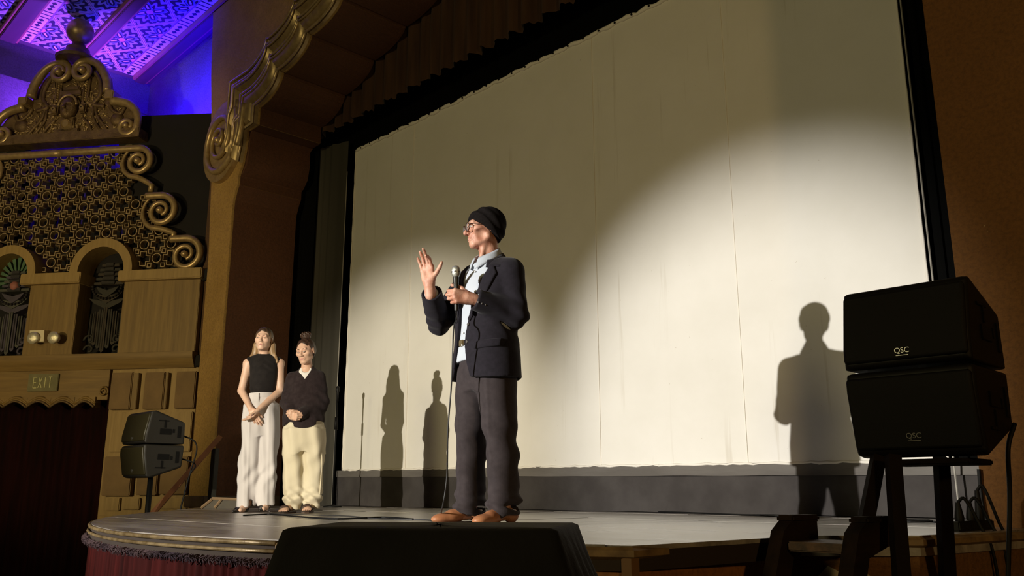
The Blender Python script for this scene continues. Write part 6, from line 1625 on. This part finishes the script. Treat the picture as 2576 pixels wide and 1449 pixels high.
M_J2 = mat('dark_plum_knit', (0.020, 0.013, 0.014), 0.9, 0, (0.030, 0.021, 0.022), 30, bumps=0.4, bscale=220, bdist=0.003, sheen=0.06, spec=0.15)
J2 = [loft([0.735, 0.77, 0.84, 0.95, 1.08, 1.17, 1.215, 1.25, 1.28], [0.0, 0.0, 0.002, 0.006, 0.010, 0.012, 0.014, 0.016, 0.018], [-0.005, -0.005, -0.008, -0.008, -0.004, 0.004, 0.010, 0.014, 0.016], [0.176, 0.184, 0.182, 0.166, 0.152, 0.148, 0.130, 0.092, 0.06], [0.125, 0.132, 0.132, 0.124, 0.116, 0.100, 0.086, 0.072, 0.060], 2.2, k=0.03)]
def slv(a, b_, c, r0, r1, r2):
    d = (c - b_) / np.linalg.norm(c - b_)
    return group([cone(a, b_, r0, r1, k=0.03), cone(b_, c + d * 0.06, r1, r2, k=0.03), half(c + d * 0.008, d)], k=0.03)
J2 += [slv(cL[0], cL[1], cL[2], 0.058, 0.055, 0.040), slv(cR[0], cR[1], cR[2], 0.058, 0.055, 0.040)]
J2 += [poly_prim([(-0.045, 1.33), (-0.040, 1.245), (0.006, 1.165), (0.066, 1.245), (0.075, 1.33)], (0, 2), 'sub', 0.004, lambda p: p[..., 1] - 0.0), cone((0.014, 0.0, 1.36), (0.018, 0.012, 1.262), 0.058, 0.060, 'sub', 0.004), loft([0.60, 0.74, 0.78], [0] * 3, [-0.005] * 3, [0.18] * 3, [0.118] * 3, 2.2, 'sub', 0.004)]
def j2_d(p):
    dl = np.exp(-(np.linalg.norm(p - cL[1], axis=-1) / 0.14) ** 2) + np.exp(-(np.linalg.norm(p - cR[1], axis=-1) / 0.14) ** 2)
    return dl * folds(p, (40, 20, 60, 0, 0.006)) + folds(p, (16, 12, 8, 0, 0.005), (26, -14, -14, 1, 0.003)) + np.exp(-((p[..., 2] - 0.80) / 0.05) ** 2) * folds(p, (50, 30, 4, 0, 0.003))
jump = organic('v_neck_jumper', J2, 0.0055, M_J2, w2, j2_d)
TE = [loft([1.13, 1.17, 1.215, 1.25, 1.272], [0.010, 0.012, 0.014, 0.016, 0.016], [-0.002, 0.004, 0.008, 0.010, 0.008], [0.120, 0.120, 0.108, 0.074, 0.056], [0.094, 0.089, 0.078, 0.068, 0.060], 2.2, k=0.02), ball((0.012, -0.075, 1.275), (0.050, 0.055, 0.050), 'sub', 0.004)]
organic('white_tee', TE, 0.005, mat('white_cotton', (0.74, 0.72, 0.68), 0.8), w2)
M_P2 = mat('cream_cotton', (0.58, 0.52, 0.38), 0.85, 0, (0.66, 0.60, 0.46), 7, (1, 1, 0.3), bumps=0.3, bscale=24, bdist=0.006, spec=0.2)
def p2_d(p):
    z = p[..., 2]; lo = np.exp(-((z - 0.12) / 0.09) ** 2)
    return folds(p, (36, 24, 5, 0.4, 0.005), (58, -30, 9, 1.0, 0.0035)) + lo * folds(p, (60, 30, 70, 0, 0.007), (-40, 30, 90, 1, 0.005)) + np.exp(-((z - 0.45) / 0.15) ** 2) * folds(p, (30, 20, -30, 0, 0.005))
P2 = [loft([0.52, 0.60, 0.70, 0.80, 0.86], [0.0] * 5, [0] * 5, [0.17, 0.178, 0.175, 0.16, 0.14], [0.11, 0.125, 0.125, 0.115, 0.105], 2.2, k=0.03)]
for s in (-1, 1):
    cb = s * 0.078; P2.append(loft([0.035, 0.075, 0.12, 0.25, 0.42, 0.56, 0.72], [cb, cb, cb * 1.03, cb * 1.10, s * 0.088, s * 0.088, s * 0.085], [0.012, 0.01, 0.0, 0, 0, 0, 0], [0.060, 0.072, 0.088, 0.090, 0.092, 0.094, 0.09], [0.072, 0.086, 0.100, 0.100, 0.102, 0.112, 0.11], 2.3, k=0.03))
tr2 = organic('cream_trousers', P2, 0.006, M_P2, w2, p2_d)
MB().tube(smooth_path([(0.150, -0.075, 0.60), (0.165, -0.07, 0.45), (0.160, -0.075, 0.30), (0.150, -0.085, 0.15)], 6), 0.006, 6).build('side_seam', M_P2, tr2, True)
M_SAN = mat('brown_sandal', (0.045, 0.022, 0.013), 0.6)
for s in (-1, 1):
    fx = s * 0.075 - 0.012; dx = -0.055 if s < 0 else -0.015
    prf = [(fx + dx * max(0, -(y) / 0.13) + wv, y) for wv, y in ((-0.034, 0.05), (-0.036, -0.05), (-0.046, -0.12), (-0.040, -0.178), (-0.010, -0.192), (0.025, -0.185), (0.044, -0.15), (0.042, -0.09), (0.034, 0.0), (0.030, 0.06), (0.0, 0.075))]
    sd = MB().prism(prf, 0.0, 0.012, 'xy').build('sandal', M_SAN, w2)
    MB().tube(smooth_path([(fx + dx - 0.040, -0.12, 0.018), (fx + dx - 0.026, -0.115, 0.052), (fx + dx + 0.010, -0.11, 0.060), (fx + dx + 0.042, -0.115, 0.020)], 4), 0.007, 6, True, 2.2).build('strap', M_SAN, sd, True)
